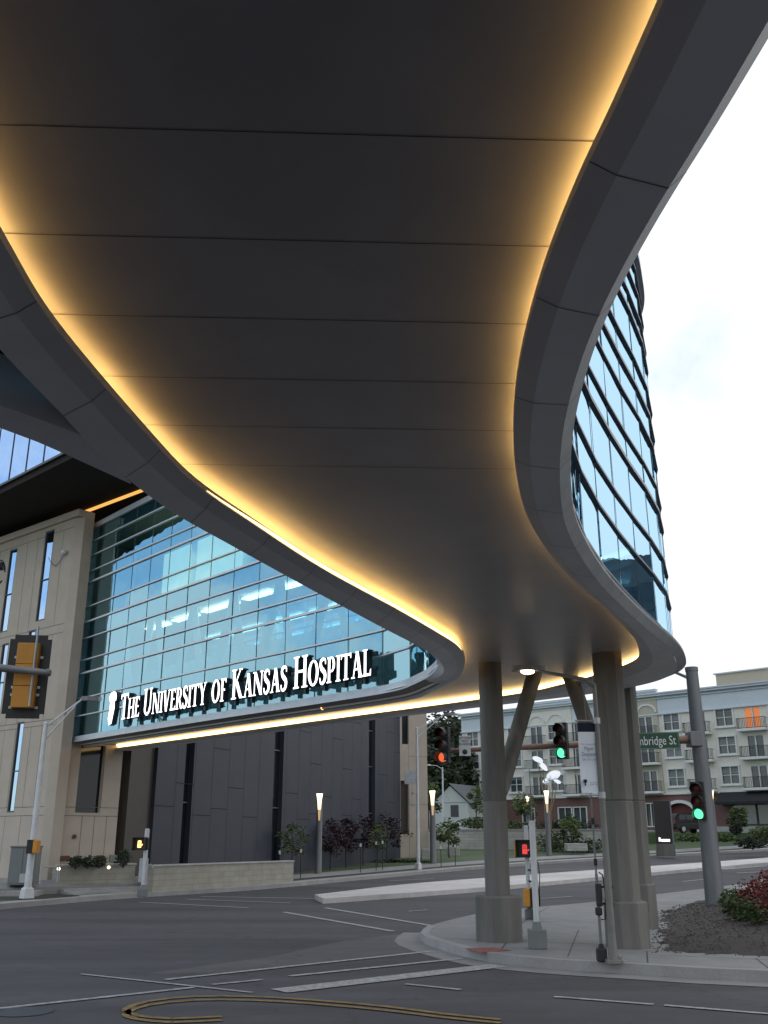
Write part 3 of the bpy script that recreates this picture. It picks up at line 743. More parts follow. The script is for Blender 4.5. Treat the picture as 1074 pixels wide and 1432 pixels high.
GL = {
 'T': (.74, [G_bar(0, .74, .955, .09), G_stroke(.37, 0, .37, .93, K_), G_serif(.37, 0, .36), [(0, .8), (.05, .8), (.09, .96), (0, .96)], [(.74, .8), (.69, .8), (.65, .96), (.74, .96)]]),
 'H': (.86, [G_stroke(.17, 0, .17, 1, K_), G_stroke(.69, 0, .69, 1, K_), G_bar(.2, .66, .52, .08), G_serif(.17, 0, .34), G_serif(.69, 0, .34), G_serif(.17, 1, .34), G_serif(.69, 1, .34)]),
 'E': (.6, [G_stroke(.17, 0, .17, 1, K_), G_bar(.03, .55, .955, .09), G_bar(.03, .58, .045, .09), G_bar(.2, .46, .52, .08), [(.55, .99), (.5, .99), (.5, .82), (.55, .78)], [(.58, 0), (.52, 0), (.52, .16), (.6, .22)]]),
 'U': (.8, [G_stroke(.16, .3, .16, 1, K_), G_stroke(.64, .3, .64, 1, .1), G_serif(.16, 1, .32), G_serif(.64, 1, .28)] + G_arc(.378, .3, .312, .32, PI, 2 * PI, .15, .1)),
 'N': (.88, [G_stroke(.14, 0, .14, 1, k_), G_stroke(.74, 0, .74, 1, k_), G_stroke(.72, 0, .16, 1, .22), G_serif(.14, 0, .26), G_serif(.74, 1, .26), G_serif(.1, 1, .2)]),
 'I': (.36, [G_stroke(.18, 0, .18, 1, K_), G_serif(.18, 0, .34), G_serif(.18, 1, .34)]),
 'V': (.8, [G_stroke(.4, 0, .14, 1, .2), G_stroke(.42, 0, .66, 1, k_), G_serif(.14, 1, .32), G_serif(.67, 1, .26)]),
 'R': (.74, [G_stroke(.17, 0, .17, 1, K_), G_serif(.17, 0, .34), G_bar(.04, .38, .96, .08), G_bar(.17, .38, .48, .07), G_stroke(.66, 0, .36, .5, .19), G_serif(.68, 0, .2)] + G_arc(.36, .72, .25, .28, -PI / 2, PI / 2, .16, .07)),
 'S': (.56, G_path([(.47, .76), (.45, .93), (.27, .97), (.12, .88), (.11, .74), (.2, .6), (.36, .48), (.46, .33), (.42, .13), (.26, .03), (.11, .08), (.07, .26)], (.06, .2))),
 'Y': (.78, [G_stroke(.39, 0, .39, .5, K_), G_stroke(.39, .46, .14, 1, .19), G_stroke(.4, .46, .65, 1, k_), G_serif(.39, 0, .34), G_serif(.14, 1, .3), G_serif(.65, 1, .26)]),
 'O': (.86, G_arc(.43, .5, .4, .52, 0, 2 * PI, .19, .085, 32)),
 'F': (.56, [G_stroke(.17, 0, .17, 1, K_), G_serif(.17, 0, .34), G_bar(.03, .53, .955, .09), G_bar(.2, .44, .5, .08), [(.53, .99), (.48, .99), (.48, .82), (.53, .78)]]),
 'K': (.82, [G_stroke(.17, 0, .17, 1, K_), G_serif(.17, 0, .34), G_serif(.17, 1, .34), G_stroke(.24, .46, .62, 1, k_), G_stroke(.7, 0, .34, .58, .2), G_serif(.71, 0, .22), G_serif(.63, 1, .24)]),
 'A': (.82, [G_stroke(.66, 0, .41, 1, .2), G_stroke(.15, 0, .39, 1, k_), G_bar(.22, .58, .33, .07), G_serif(.14, 0, .26), G_serif(.67, 0, .32)]),
 'P': (.64, [G_stroke(.17, 0, .17, 1, K_), G_serif(.17, 0, .34), G_bar(.04, .36, .96, .08), G_bar(.17, .36, .44, .07)] + G_arc(.34, .7, .26, .3, -PI / 2, PI / 2, .16, .07)),
 'L': (.6, [G_stroke(.17, 0, .17, 1, K_), G_serif(.17, 1, .34), G_bar(.03, .58, .045, .09), [(.58, 0), (.52, 0), (.52, .2), (.6, .26)]]),
}
def glyph_mesh(polys, h, wx, depth):
    bm = BM()
    for i, q in enumerate(polys):
        y0 = -.0006 * (i % 9)
        fr = [bm.verts.new((x * wx, y0, z * h)) for x, z in q]; bk = [bm.verts.new((x * wx, depth, z * h)) for x, z in q]
        ar = sum(q[k][0] * q[(k + 1) % len(q)][1] - q[(k + 1) % len(q)][0] * q[k][1] for k in range(len(q)))
        bm.faces.new(fr if ar > 0 else fr[::-1]).material_index = 0
        bm.faces.new(bk if ar < 0 else bk[::-1]).material_index = 1
        for k in range(len(q)):
            kk = (k + 1) % len(q); bm.faces.new((fr[k], bk[k], bk[kk], fr[kk])).material_index = 1
    return bm
facade = [p for p in LO if p.y > 22.2 and p.x < .75]
facade = resample([Vector((p.x, p.y)) for p in facade][::-1], .1)     # from the beige building toward the tip
def fac(s):
    i = max(0, min(len(facade) - 2, int(s / .1))); t = (facade[i + 1] - facade[i]).normalized()
    return facade[i].lerp(facade[i + 1], s / .1 - i), t
def s_of_px(px, py, z):
    best = None
    for i in range(len(facade)):
        p, t = fac(i * .1); q = p + Vector((t.y, -t.x)) * .22
        D = q.y * math.cos(TH) + (z - EYE) * math.sin(TH); x = 537 + F * q.x / D
        if best is None or abs(x - px) < best[0]: best = (abs(x - px), i * .1)
    return best[1]
s0, s1 = s_of_px(170, 1010, 5.8), s_of_px(523, 948, 5.8)
words = 'THE UNIVERSITY OF KANSAS HOSPITAL'.split(' ')
seq = []
for wi, w in enumerate(words):
    big = w[0] if w not in ('OF',) else ''
    for li, ch in enumerate(w):
        h = .86 if (li == 0 and w != 'OF') else .67
        seq.append((ch, h))
    if wi < len(words) - 1: seq.append((' ', .6))
adv = lambda ch, h: (GL[ch][0] * h + .02 * h) if ch != ' ' else .32
tot = sum(adv(*q) for q in seq); kx = (s1 - s0) / tot
p0, t0 = fac((s0 + s1) / 2)
SG = thing('hospital_sign', 'illuminated white serif sign reading The University of Kansas Hospital on the teal glass facade', 'sign', (p0.x, p0.y, 5.7))
s = s0
def place_on_facade(o, s, z, out=.3):
    p, t = fac(s); n = Vector((t.y, -t.x))
    o.parent = SG; o.location = Vector((p.x + n.x * out, p.y + n.y * out, z)) - SG.location; o.rotation_euler = (0, 0, math.atan2(t.y, t.x))
for ch, h in seq:
    if ch != ' ':
        o = obj('letter', glyph_mesh(GL[ch][1], h, h * kx, .2), [M_letter, M_lside]); place_on_facade(o, s, 5.78)
    s += adv(ch, h) * kx
em = [(0, 0), (.2, .05), (.26, .3), (.33, .55), (.3, .8), (.4, .82), (.42, .95), (.36, 1.1), (.2, 1.16), (-.02, 1.12), (-.14, .98), (-.1, .84), (-.02, .8), (-.05, .5), (-.1, .25)]
bm = BM(); P = [Vector((x, z, 0)) for x, z in em]
for t in geometry.tessellate_polygon([P]):
    bm.faces.new([bm.verts.new((P[k].x, 0, P[k].y)) for k in t]).material_index = 0
for k in range(len(P)):
    a, b = P[k], P[(k + 1) % len(P)]; bm.faces.new([bm.verts.new(v) for v in ((a.x, 0, a.y), (a.x, .2, a.y), (b.x, .2, b.y), (b.x, 0, b.y))]).material_index = 1
o = obj('emblem', bm, [M_letter, M_lside]); place_on_facade(o, s_of_px(156, 1012, 5.8), 5.66)
bm = BM()
for k in range(16):
    p, t = fac(s0 + (s1 - s0) * (k + .5) / 16); n = Vector((t.y, -t.x)); q = p + n * .14
    box(bm, (q.x, q.y, 6.02), (.08, .12, .78), rz_(math.atan2(t.y, t.x)))
rl = [fac(s0 + (s1 - s0) * k / 30) for k in range(31)]
for (a, ta), (b, tb) in zip(rl, rl[1:]):
    na, nb = Vector((ta.y, -ta.x)) * .1, Vector((tb.y, -tb.x)) * .1
    for z in (5.98, 6.35): bar(bm, (a.x + na.x, a.y + na.y, z), (b.x + nb.x, b.y + nb.y, z), .08, .1)
o = obj('raceway', bm, M_lside, SG); o.location = -SG.location
# ================================================================== COLUMNS
def column(name, label, x, y, rs, rp, n, hp, rot=0, group='concrete columns under the skywalk'):
    t = thing(name, label, 'column', (x, y, .15), rot, group)
    bm = BM(); z = [0, .05, 1.7, 1.72, 1.74, 3.5, 5.35]; r = [rs, rs, rs, rs * .94, rs, rs, rs]
    tube(bm, [(0, 0, hp + q) if q < 5 else (0, 0, 5.31) for q in z], r, n)
    obj('shaft', bm, M_conc, t, smooth=n > 12)
    bm = BM(); tube(bm, [(0, 0, -.04), (0, 0, hp - .03), (0, 0, hp)], [rp, rp, rp - .03], max(n, 8) if n < 12 else 28); obj('pedestal', bm, M_conc, t, smooth=n > 12)
    return t
q = at_z(700, 1319, .15); C1 = column('concrete_column', 'round concrete column on a wide round pedestal, leftmost of the columns under the skywalk', q.x + .03, q.y + .44, .238, .44, 32, .80)
q = at_z(884, 1328, .15); C2 = column('concrete_column', 'thick faceted concrete column behind the grey lamp post, beside the mulch bed', q.x + .03, q.y + .40, .29, .40, 8, .77, rad(18))
q = at_z(908, 1300, .15); C3 = column('concrete_column', 'dark concrete column half hidden behind the thick faceted one, on the mulch side', q.x - .02, q.y + .35, .26, .33, 8, .9, rad(10))
def strut(par, a, b, r):
    bm = BM(); a, b = Vector(a), Vector(b); o = par.location
    tube(bm, [a, a.lerp(b, .04), b], [r * .9, r, r], 18); M = Matrix.Rotation(-par.rotation_euler.z, 4, 'Z') @ Matrix.Translation(-o)
    bm.transform(M); return obj('strut', bm, M_conc2, par, smooth=True)
ct = at_Y(748, 945, 21.6)
strut(C1, (C1.location.x + .12, C1.location.y + .05, 2.85), (at_Y(748, 948, 21.3).x, 21.3, 5.44), .165)
strut(C2, (C2.location.x - .05, C2.location.y + .1, 2.7), (at_Y(797, 948, 21.6).x, 21.6, 5.44), .165)
# ================================================================== TRAFFIC SIGNALS
def lens_disc(bm, c, r, mi): bmesh.ops.create_uvsphere(bm, u_segments=16, v_segments=8, radius=r, matrix=Matrix.Translation(c) @ Matrix.Diagonal((1, .25, 1, 1)))
def signal_head(label, loc, rz, lit, body=M_black, group='three-lens traffic signal heads', back=False, bodym=None):
    """faces local -y; centre at its middle"""
    t = thing('traffic_signal', label, 'traffic light', loc, rz, group)
    bm = BM()
    for k in range(3): box(bm, (0, 0, (1 - k) * .345), (.34, .2, .342), bevel=.012)
    obj('housing', bm, bodym or body, t)
    if back:
        bm = BM(); 
        rr = [(-.32, -.66), (.32, -.66), (.32, .66), (-.32, .66)]
        box(bm, (0, -.05, 0), (.66, .008, 1.34)); bmesh.ops.bevel(bm, geom=[e for e in bm.edges if abs((e.verts[0].co - e.verts[1].co).y) > .005], offset=.07, segments=4, affect='EDGES')
        obj('backplate', bm, M_black, t)
    for k, (off, nm) in enumerate(((M_lensred, 'red'), (M_lensamb, 'amber'), (M_lensgrn, 'green'))):
        z = (1 - k) * .345; bm = BM(); lens_disc(bm, Vector((0, -.1, z)), .14, 0)
        m = off
        if lit == k: m = (M_redlit, M_redlit, M_green)[k]
        elif lit == 10 + k: m = M_redlit
        obj('lens', bm, m, t, smooth=True)
        bm = BM(); n = 14; ring = []
        for i in range(n + 1):
            a = rad(-35) + rad(250) * i / n; ring.append((math.cos(a) * .155, math.sin(a) * .155))
        V = [[bm.verts.new((x, yy, z + q - (.03 if yy < -.2 else 0))) for x, q in ring] for yy in (-.1, -.36)]
        for i in range(n): bm.faces.new((V[0][i], V[0][i + 1], V[1][i + 1], V[1][i]))
        obj('visor', bm, M_black, t)
    return t
# mast on the mulch corner
mp_ = at_Y(1000, 1258, 28.5); top = at_Y(968, 938, 28.5); armz = at_Y(985, 1034, 28.5).z
MT = thing('signal_mast', 'weathered steel signal mast rising from the mulch bed, arm reaching left past the columns', 'signal mast', (mp_.x, 28.5, mp_.z - .25))
bm = BM(); h = top.z - MT.location.z; tube(bm, [(0, 0, 0), (0, 0, h * .5), (0, 0, h)], [.27, .22, .175], 16); obj('pole', bm, M_grey, MT, smooth=True)
bm = BM(); tube(bm, [(0, 0, h - .02), (0, 0, h + .1)], [.19, .19], 16); obj('cap', bm, M_grey, MT)
bm = BM(); az_ = armz - MT.location.z; axl = at_Y(626, 1050, 29.2)
tube(bm, [(-.2, 0, az_), (axl.x - mp_.x, .7, axl.z - MT.location.z)], [.115, .06], 12); obj('arm', bm, M_rust, MT, smooth=True)
bm = BM(); box(bm, (-.14, 0, az_), (.34, .5, .42), bevel=.02); obj('arm_clamp', bm, M_grey, MT)
bm = BM(); tube(bm, [(-.15, 0, h - .2), (-.9, -.2, h + .08), (-2.6, -.6, h + .35)], [.05, .04, .04], 8); box(bm, (-2.9, -.65, h + .35), (.7, .25, .1), bevel=.03); obj('luminaire_arm', bm, M_grey, MT)
def on_arm(px, py, dy=-.25):
    y = 28.9 + dy; v = at_Y(px, py, y); return v
rzL = rad(-28)
signal_head('black signal head showing green, on the arm between the two leaning struts', on_arm(786, 1036), rzL, 2)
signal_head('black signal head with orange-red light glowing, in front of the dark trees', on_arm(621, 1042), rzL, 12)
v = at_Y(977, 1120, 28.2); signal_head('black signal head showing green, on the side of the weathered mast pole', v, rzL, 2)
SS = thing('street_name_sign', 'green street name sign with white letters on the arm beside the mast pole', 'street sign', at_Y(897, 1036, 28.3))
a, b = at_Y(871, 1038, 28.3), at_Y(950, 1034, 28.3); w = (b - a).length
SS.location = (a + b) / 2; SS.rotation_euler = (0, rad(1.5) * -1, 0)
bm = BM(); box(bm, (0, 0, 0), (w, .03, .47), bevel=.01); obj('panel', bm, M_signg, SS)
bm = BM()
for z in (-.215, .215): box(bm, (0, -.018, z), (w - .06, .004, .014))
for x in (-w / 2 + .03, w / 2 - .03): box(bm, (x, -.018, 0), (.014, .004, .416))
M_bord = mat('sign_border', (.16, .3, .2), .5); obj('border', bm, M_bord, SS)
text_obj('lettering', 'Cambridge St', .36, M_signw, SS, (0, -.02, -.01), width=w * .86)
YS = thing('traffic_sign', 'white turn sign with dark lettering and a round green dot, left of the round column', 'traffic sign', at_Y(650, 1043, 28.9))
bm = BM(); box(bm, (0, 0, 0), (.34, .02, .58), bevel=.008); obj('panel', bm, M_signw, YS)
text_obj('lettering', 'LEFT TURN\nYIELD\nON GREEN', .085, M_black, YS, (0, -.014, .13))
bm = BM(); lens_disc(bm, Vector((0, -.014, -.17)), .075, 0); obj('green_dot', bm, M_lensgrn, YS)
# near-left mast arm with a signal seen from behind
LM = thing('signal_mast', 'thin grey signal mast arm reaching into view from the left edge', 'signal mast', (-13.5, 15.2, .0))
ya = 15.2; e = at_Y(68, 941, ya); s_ = at_Y(0, 934, ya)
bm = BM(); tube(bm, [(0, 0, 0), (0, 0, 6.4)], [.2, .13], 14); obj('pole', bm, M_grey, LM, smooth=True)
bm = BM(); tube(bm, [(0, 0, s_.z + .05), (s_.x + 13.5, 0, s_.z), (e.x + 13.5, 0, e.z)], [.1, .062, .05], 12); tube(bm, [(e.x + 13.48, 0, e.z), (e.x + 13.53, 0, e.z)], [.07, .05], 12); obj('arm', bm, M_grey, LM, smooth=True)
v = at_Y(37, 945, 15.45)
SH = signal_head('yellow signal head seen from behind with black backplate, at the left edge', v, PI + rad(6), -1, back=True, bodym=M_sigyel)
bm = BM(); tube(bm, [(.13, -.13, .75), (.13, -.13, -.66)] if False else [(-.13, .13, .78), (-.13, .13, -.5)], .018, 8)
for z in (.3, -.18, -.3, -.5):
    for x in (-.2, .2): box(bm, (x, -.03, z), (.05, .02, .04))
obj('bracket', bm, M_galv, SH)
v = at_Y(4, 800, 15.0)
CM = thing('detection_camera', 'black looped detector camera on the arm at the very left edge', 'camera', v)
bm = BM(); lp = [(math.cos(a) * .09 - .06, 0, math.sin(a) * .2) for a in [2 * PI * k / 16 for k in range(15)]]; tube(bm, lp, .012, 6); obj('cable', bm, M_black, CM)
bm = BM(); box(bm, (-.1, 0, .1), (.18, .14, .12), bevel=.02); tube(bm, [(-.1, 0, .05), (-.1, 0, s_.z - v.z)], .02, 8); obj('housing', bm, M_black, CM)
# ================================================================== PEDESTRIAN SIGNALS AND POLES
def ped_pole(label, base, h, r=.055, bw=.3, bh=.32, square=True, m=M_polew):
    t = thing('pedestrian_pole', label, 'pole', base, 0, 'white pedestrian signal poles')
    bm = BM(); tube(bm, [(0, 0, bh * .8), (0, 0, h)], r, 14); tube(bm, [(0, 0, h), (0, 0, h + .03)], [r * 1.15, r * .7], 14); obj('pole', bm, m, t, smooth=True)
    bm = BM()
    if square: box(bm, (0, 0, bh / 2), (bw, bw, bh), bevel=.02)
    tube(bm, [(0, 0, bh), (0, 0, bh + .12)], [r * 1.7, r * 1.2], 12); obj('base', bm, M_cabinet, t); return t
def ped_signal(label, loc, rz, face, hood=M_black, bodym=M_sigyel, back=True):
    t = thing('pedestrian_signal', label, 'crossing signal', loc, rz, 'pedestrian crossing signals')
    bm = BM(); box(bm, (0, .1, 0), (.54, .16, .4), bevel=.03); obj('housing', bm, bodym, t)
    bm = BM()
    box(bm, (0, -.07, .2), (.42, .2, .02)); box(bm, (-.2, -.07, 0), (.02, .2, .42)); box(bm, (.2, -.07, 0), (.02, .2, .42)); box(bm, (0, -.022, 0), (.4, .01, .4)); obj('hood', bm, hood, t)
    if face:
        bm = BM()   # raised hand: palm and fingers
        box(bm, (0, -.032, -.06), (.12, .008, .12)); 
        for k in range(4): box(bm, (-.045 + k * .03, -.032, .045 + (.012 if k in (1, 2) else 0)), (.022, .008, .1))
        box(bm, (.085, -.032, -.03), (.05, .008, .03), Matrix.Rotation(rad(-40), 3, 'Y')); obj('hand_symbol', bm, face, t)
    return t
q = at_z(754, 1328, .15); q.y += .15
ped_pole('slim white pole on a square grey base, in front of the red-hand crossing signal', q, at_Y(751, 1150, q.y).z - .15)
q2 = at_z(741, 1285, .15)
ped_pole('thin white pole just right of the round column, behind the red-hand signal', q2, at_Y(725, 1156, q2.y).z - .15, r=.05, bw=.22, bh=.22)
ped_signal('black and yellow crossing signal with a red hand, beside the round concrete column', at_Y(734, 1187, q2.y - .15), rad(-14), M_handred)
ped_signal('yellow crossing signal low on the white pole, turned sideways', at_Y(744, 1255, q2.y - .1), rad(75), None)
q = gnd(199, 1254, .15)
ped_pole('white pole by the steps at the far kerb, with the lit orange-hand signal', q, at_Y(205.5, 1160, q.y).z - .15, r=.075, bw=.3, bh=.25)
ped_signal('black crossing signal glowing with an orange hand, on the pole by the steps', at_Y(195.5, 1180, q.y - .1), rad(-5), M_handam, bodym=M_black)
bm = BM(); box(bm, (0, 0, 0), (.26, .2, .75), bevel=.02)
prop(obj('control_box', bm, M_galv, loc=at_Y(200.5, 1217, q.y + .05)), 'small grey control box strapped to the white pole by the steps', 'control box')
# traffic counting masts strapped to poles
def count_mast(label, base, topz, lean=0.0, clampdx=.22):
    t = thing('traffic_counter', label, 'counter mast', base, 0, 'temporary traffic counters strapped to poles')
    H_ = topz - base[2]
    bm = BM(); tube(bm, [(0, 0, 0), (0, 0, 1.3)], .022, 10); tube(bm, [(0, 0, 1.3), (0, 0, 2.2), (0, 0, H_)], [.016, .014, .01], 8); obj('mast', bm, M_grey, t, smooth=True)
    bm = BM(); box(bm, (0, 0, .11), (.15, .16, .2), bevel=.02); tube(bm, [(0, 0, .2), (0, 0, .27)], [.06, .03], 10); obj('foot', bm, M_black, t)
    bm = BM(); box(bm, (.02, 0, .98), (.09, .11, .34), bevel=.02); box(bm, (.0, 0, .74), (.1, .1, .12), bevel=.02); tube(bm, [(.04, 0, 1.32), (.1, 0, 1.28), (.13, 0, 1.0), (.1, 0, .62), (.03, 0, .62)], .012, 6); obj('recorder', bm, M_black, t)
    for z in (.85, 1.1):
        bm = BM(); tube(bm, [(0, 0, z), (clampdx, 0, z)], .014, 8); box(bm, (clampdx, 0, z), (.03, .2, .05), bevel=.008); obj('clamp', bm, M_black, t)
    for z in (1.42, 2.05): 
        bm = BM(); tube(bm, [(0, 0, z), (0, 0, z + .1)], .03, 8); obj('collar', bm, M_black, t)
    bm = BM(); box(bm, (-.03, -.02, H_ * .62), (.11, .1, .08), bevel=.02); obj('camera', bm, M_polew, t)
    return t
lb = at_z(858, 1347, .15)
fb = at_z(842, 1346, .15)
count_mast('thin black-footed counter mast strapped to the grey lamp post', fb, 4.4)
q3 = at_Y(744, 1300, q2.y - .1); q3.z = .15
count_mast('thin counter mast strapped to the white pole beside the round column', (q2.x + .12, q2.y - .25, .15), 3.6, clampdx=-.12)
# lamp post with banner
LP_ = thing('lamp_post', 'slender grey lamp post with a lit lamp under the soffit, standing by the kerb', 'street lamp', lb)
ltop = at_Y(824, 950, lb.y).z - .15
bm = BM(); lean = at_Y(829, 952, lb.y).x - lb.x
tube(bm, [(0, 0, 0), (0, 0, .05), (0, 0, .5), (0, 0, ltop * .98)], [.095, .075, .062, .036], 16); obj('pole', bm, M_lpost, LP_, smooth=True)
bm = BM(); box(bm, (0, 0, .03), (.26, .26, .06), bevel=.01)
for a in (-1, 1):
    for b in (-1, 1): tube(bm, [(a * .1, b * .1, .05), (a * .1, b * .1, .1)], .018, 6)
obj('base_plate', bm, M_lpost, LP_)
la = at_Y(757, 939, lb.y + .3); la = la - lb
bm = BM(); tube(bm, [(0, 0, ltop * .975), (-.15, 0, ltop), (la.x, .3, la.z)], [.05, .035, .028], 8); obj('arm', bm, M_grey, LP_, smooth=True)
lh = at_Y(740, 940, lb.y + .35) - lb
bm = BM(); prism(bm, [(-.3, -.1), (-.18, -.15), (.2, -.12), (.28, 0), (.2, .12), (-.18, .15), (-.3, .1)], .02, .1); bm.transform(Matrix.Translation(lh)); obj('lamp_head', bm, M_grey, LP_)
bm = BM(); bmesh.ops.create_uvsphere(bm, u_segments=12, v_segments=8, radius=.1, matrix=Matrix.Translation(lh + Vector((-.03, -.02, .01))) @ Matrix.Diagonal((1.2, .9, .5, 1))); obj('bulb', bm, M_lamp, LP_, smooth=True)
for z in (at_Y(836, 1008, lb.y).z - .15, at_Y(843, 1112, lb.y).z - .15):
    bm = BM(); tube(bm, [(0, 0, z), (-.36, 0, z)], .014, 8); tube(bm, [(0, 0, z - .05), (0, 0, z + .05)], .06, 12); obj('banner_arm', bm, M_galv, LP_)
b0, b1, b2 = at_Y(808, 1011, lb.y), at_Y(833, 1014, lb.y), at_Y(838, 1109, lb.y)
BN = thing('banner', 'white vertical banner with a navy top hanging from the grey lamp post', 'banner', ((b0.x + b1.x) / 2 - .0, lb.y, b2.z))
bw, bh = (b1.x - b0.x) + .02, b0.z - b2.z
def wavy(bm, x0, x1, z0, z1, yo, nz=14):
    V = []
    for i in range(nz + 1):
        z = z0 + (z1 - z0) * i / nz; y = yo + .018 * math.sin(z * 3.1); V.append((bm.verts.new((x0, y, z)), bm.verts.new((x1, y + .012 * math.sin(z * 2), z))))
    for a, b in zip(V, V[1:]): bm.faces.new((a[0], a[1], b[1], b[0]))
bm = BM(); wavy(bm, -bw / 2, bw / 2, 0, bh * .87, 0); obj('cloth', bm, M_banw, BN)
bm = BM(); wavy(bm, -bw / 2, bw / 2, bh * .872, bh, 0); obj('top_band', bm, M_navy, BN)
M_ink = mat('banner_ink', (.06, .07, .12), .7); M_ink2 = mat('banner_ink_pale', (.22, .25, .33), .7)
text_obj('lettering', 'Third consecutive', .04, M_ink2, BN, (0, -.04, bh * .69), width=bw * .8)
text_obj('lettering', 'Magnet\nDesignation', .09, M_ink, BN, (0, -.04, bh * .585), width=bw * .76)
text_obj('lettering', '2006 2011 2016', .05, M_ink2, BN, (0, -.04, bh * .47), width=bw * .78)
text_obj('lettering', 'THE UNIVERSITY OF\nKANSAS HOSPITAL', .03, M_ink2, BN, (.06, -.04, bh * .13), width=bw * .5)
bm = BM(); box(bm, (-bw * .3, -.04, bh * .145), (.025, .006, .1)); box(bm, (-bw * .3, -.04, bh * .165), (.06, .006, .05)); obj('emblem', bm, M_ink, BN)
# ================================================================== HOSPITAL BLOCKS ON THE LEFT
K = Vector((-12.19, 36.1)); DF = (Vector((-16.56, 39.75)) - K).normalized(); DR = (Vector((-9.7, 38.55)) - K).normalized()
PZ = .6       # raised plaza level
def wall_frame(name, label, cat, o, d, z): return thing(name, label, cat, (o.x, o.y, z), math.atan2(d.y, d.x))
def hit(px, py, o, d):
    """sight line met with a vertical wall through o along d -> (run, height)"""
    r = ray(px, py); n = Vector((-d.y, d.x)); t = (o.dot(n)) / (r[0] * n.x + r[1] * n.y)
    return (Vector((r[0] * t, r[1] * t)) - o).dot(d), EYE + r[2] * t
BG = thing('hospital_block', 'beige stone-clad hospital block with tall slit windows, left of the teal glass facade', 'building', (K.x, K.y, 0), math.atan2(-DF.y, -DF.x))
# local frame: x runs along the front toward the corner (front occupies x<0), y points into the building
ax = Vector((-DF.x, -DF.y)); ay = Vector((-ax.y, ax.x))
if ay.y < 0: ay = -ay
def front_panel_wall():
    """front wall with real openings for slit windows"""
    wins = []
    for (xa, ya), (xb, yb), wid in (((19, 768), (5, 884), .6), ((70, 742), (56, 868), .66), ((42, 882), (34, 1003), .5), ((27, 1010), (17, 1136), .5), ((7, 900), (-4, 1000), .5)):
        u0, z0 = hit(xa, ya, K, DF); u1, z1 = hit(xb, yb, K, DF); wins.append(((u0 + u1) / 2, wid, min(z0, z1), max(z0, z1)))
    return wins
wins = front_panel_wall()
WT, WLn = 14.0, 26.0
def wall_with_holes(bm, x0, x1, z0, z1, holes, th=.35, mi=0, y0=0):
    """solid wall (front face at y=y0) as blocks around rectangular holes given (xa,xb,za,zb)"""
    xsn = sorted(set([x0, x1] + [h[0] for h in holes] + [h[1] for h in holes])); zsn = sorted(set([z0, z1] + [h[2] for h in holes] + [h[3] for h in holes]))
    V = {}
    def v(x, y, z):
        k = (round(x, 4), round(y, 4), round(z, 4))
        if k not in V: V[k] = bm.verts.new((x, y, z))
        return V[k]
    solid = lambda i, j: 0 <= i < len(xsn) - 1 and 0 <= j < len(zsn) - 1 and not any(h[0] - 1e-6 <= xsn[i] and xsn[i + 1] <= h[1] + 1e-6 and h[2] - 1e-6 <= zsn[j] and zsn[j + 1] <= h[3] + 1e-6 for h in holes)
    ya, yb = y0, y0 + th
    for i in range(len(xsn) - 1):
        for j in range(len(zsn) - 1):
            if not solid(i, j): continue
            a, b, c, d = xsn[i], xsn[i + 1], zsn[j], zsn[j + 1]
            F_ = [[(a, ya, c), (b, ya, c), (b, ya, d), (a, ya, d)], [(b, yb, c), (a, yb, c), (a, yb, d), (b, yb, d)]]
            if not solid(i - 1, j): F_.append([(a, yb, c), (a, ya, c), (a, ya, d), (a, yb, d)])
            if not solid(i + 1, j): F_.append([(b, ya, c), (b, yb, c), (b, yb, d), (b, ya, d)])
            if not solid(i, j - 1): F_.append([(a, ya, c), (a, yb, c), (b, yb, c), (b, ya, c)])
            if not solid(i, j + 1): F_.append([(a, ya, d), (b, ya, d), (b, yb, d), (a, yb, d)])
            for q in F_: bm.faces.new([v(*p) for p in q]).material_index = mi
    return bm
def grooves(bm, x0, x1, z0, z1, vs_, hs, w=.022, y=-.003, mi=1):
    for x in vs_: bm.faces.new([bm.verts.new(p) for p in ((x - w / 2, y, z0), (x + w / 2, y, z0), (x + w / 2, y, z1), (x - w / 2, y, z1))]).material_index = mi
    for z in hs:
        bm.faces.new([bm.verts.new(p) for p in ((x0, y * 1.5, z - w / 2), (x1, y * 1.5, z - w / 2), (x1, y * 1.5, z + w / 2), (x0, y * 1.5, z + w / 2))]).material_index = mi
holes = [(-u - w / 2, -u + w / 2, za, zb) for u, w, za, zb in wins]
for k in range(4): holes += [(-9.0 - 2.7 * k, -8.5 - 2.7 * k, 10.2, 13.5), (-8.6 - 2.7 * k, -8.1 - 2.7 * k, 3.0, 6.2)]
bm = BM(); wall_with_holes(bm, -WLn, 0, 0, WT, holes)
hz = [hit(105, 868, K, DF)[1], hit(105, 880, K, DF)[1], hit(100, 1002, K, DF)[1], hit(95, 1010, K, DF)[1], 13.62, 3.05, 2.75]
def seg_v(xs_, bands):
    for x in xs_:
        for z0, z1 in bands:
            if not any(h[0] - .02 < x < h[1] + .02 and not (h[3] < z0 or h[2] > z1) for h in holes): grooves(bm, 0, 0, z0, z1, [x], [])
seg_v([-.75, -1.5, -2.6, -3.4, -4.4, -5.6, -6.9, -8.2, -9.9, -11.5, -13, -15, -17], [(.6, 2.75), (3.05, hz[3]), (hz[2], hz[1]), (hz[0], 13.6)])
for x0, x1 in ((-WLn, -.01),):
    for z in hz:
        cut = sorted([(h[0], h[1]) for h in holes if h[2] < z < h[3]]); x = x0
        for a, b in cut + [(x1, x1)]: grooves(bm, x, a, 0, 0, [], [z]); x = b
obj('front_wall', bm, [M_precast, M_groove], BG)
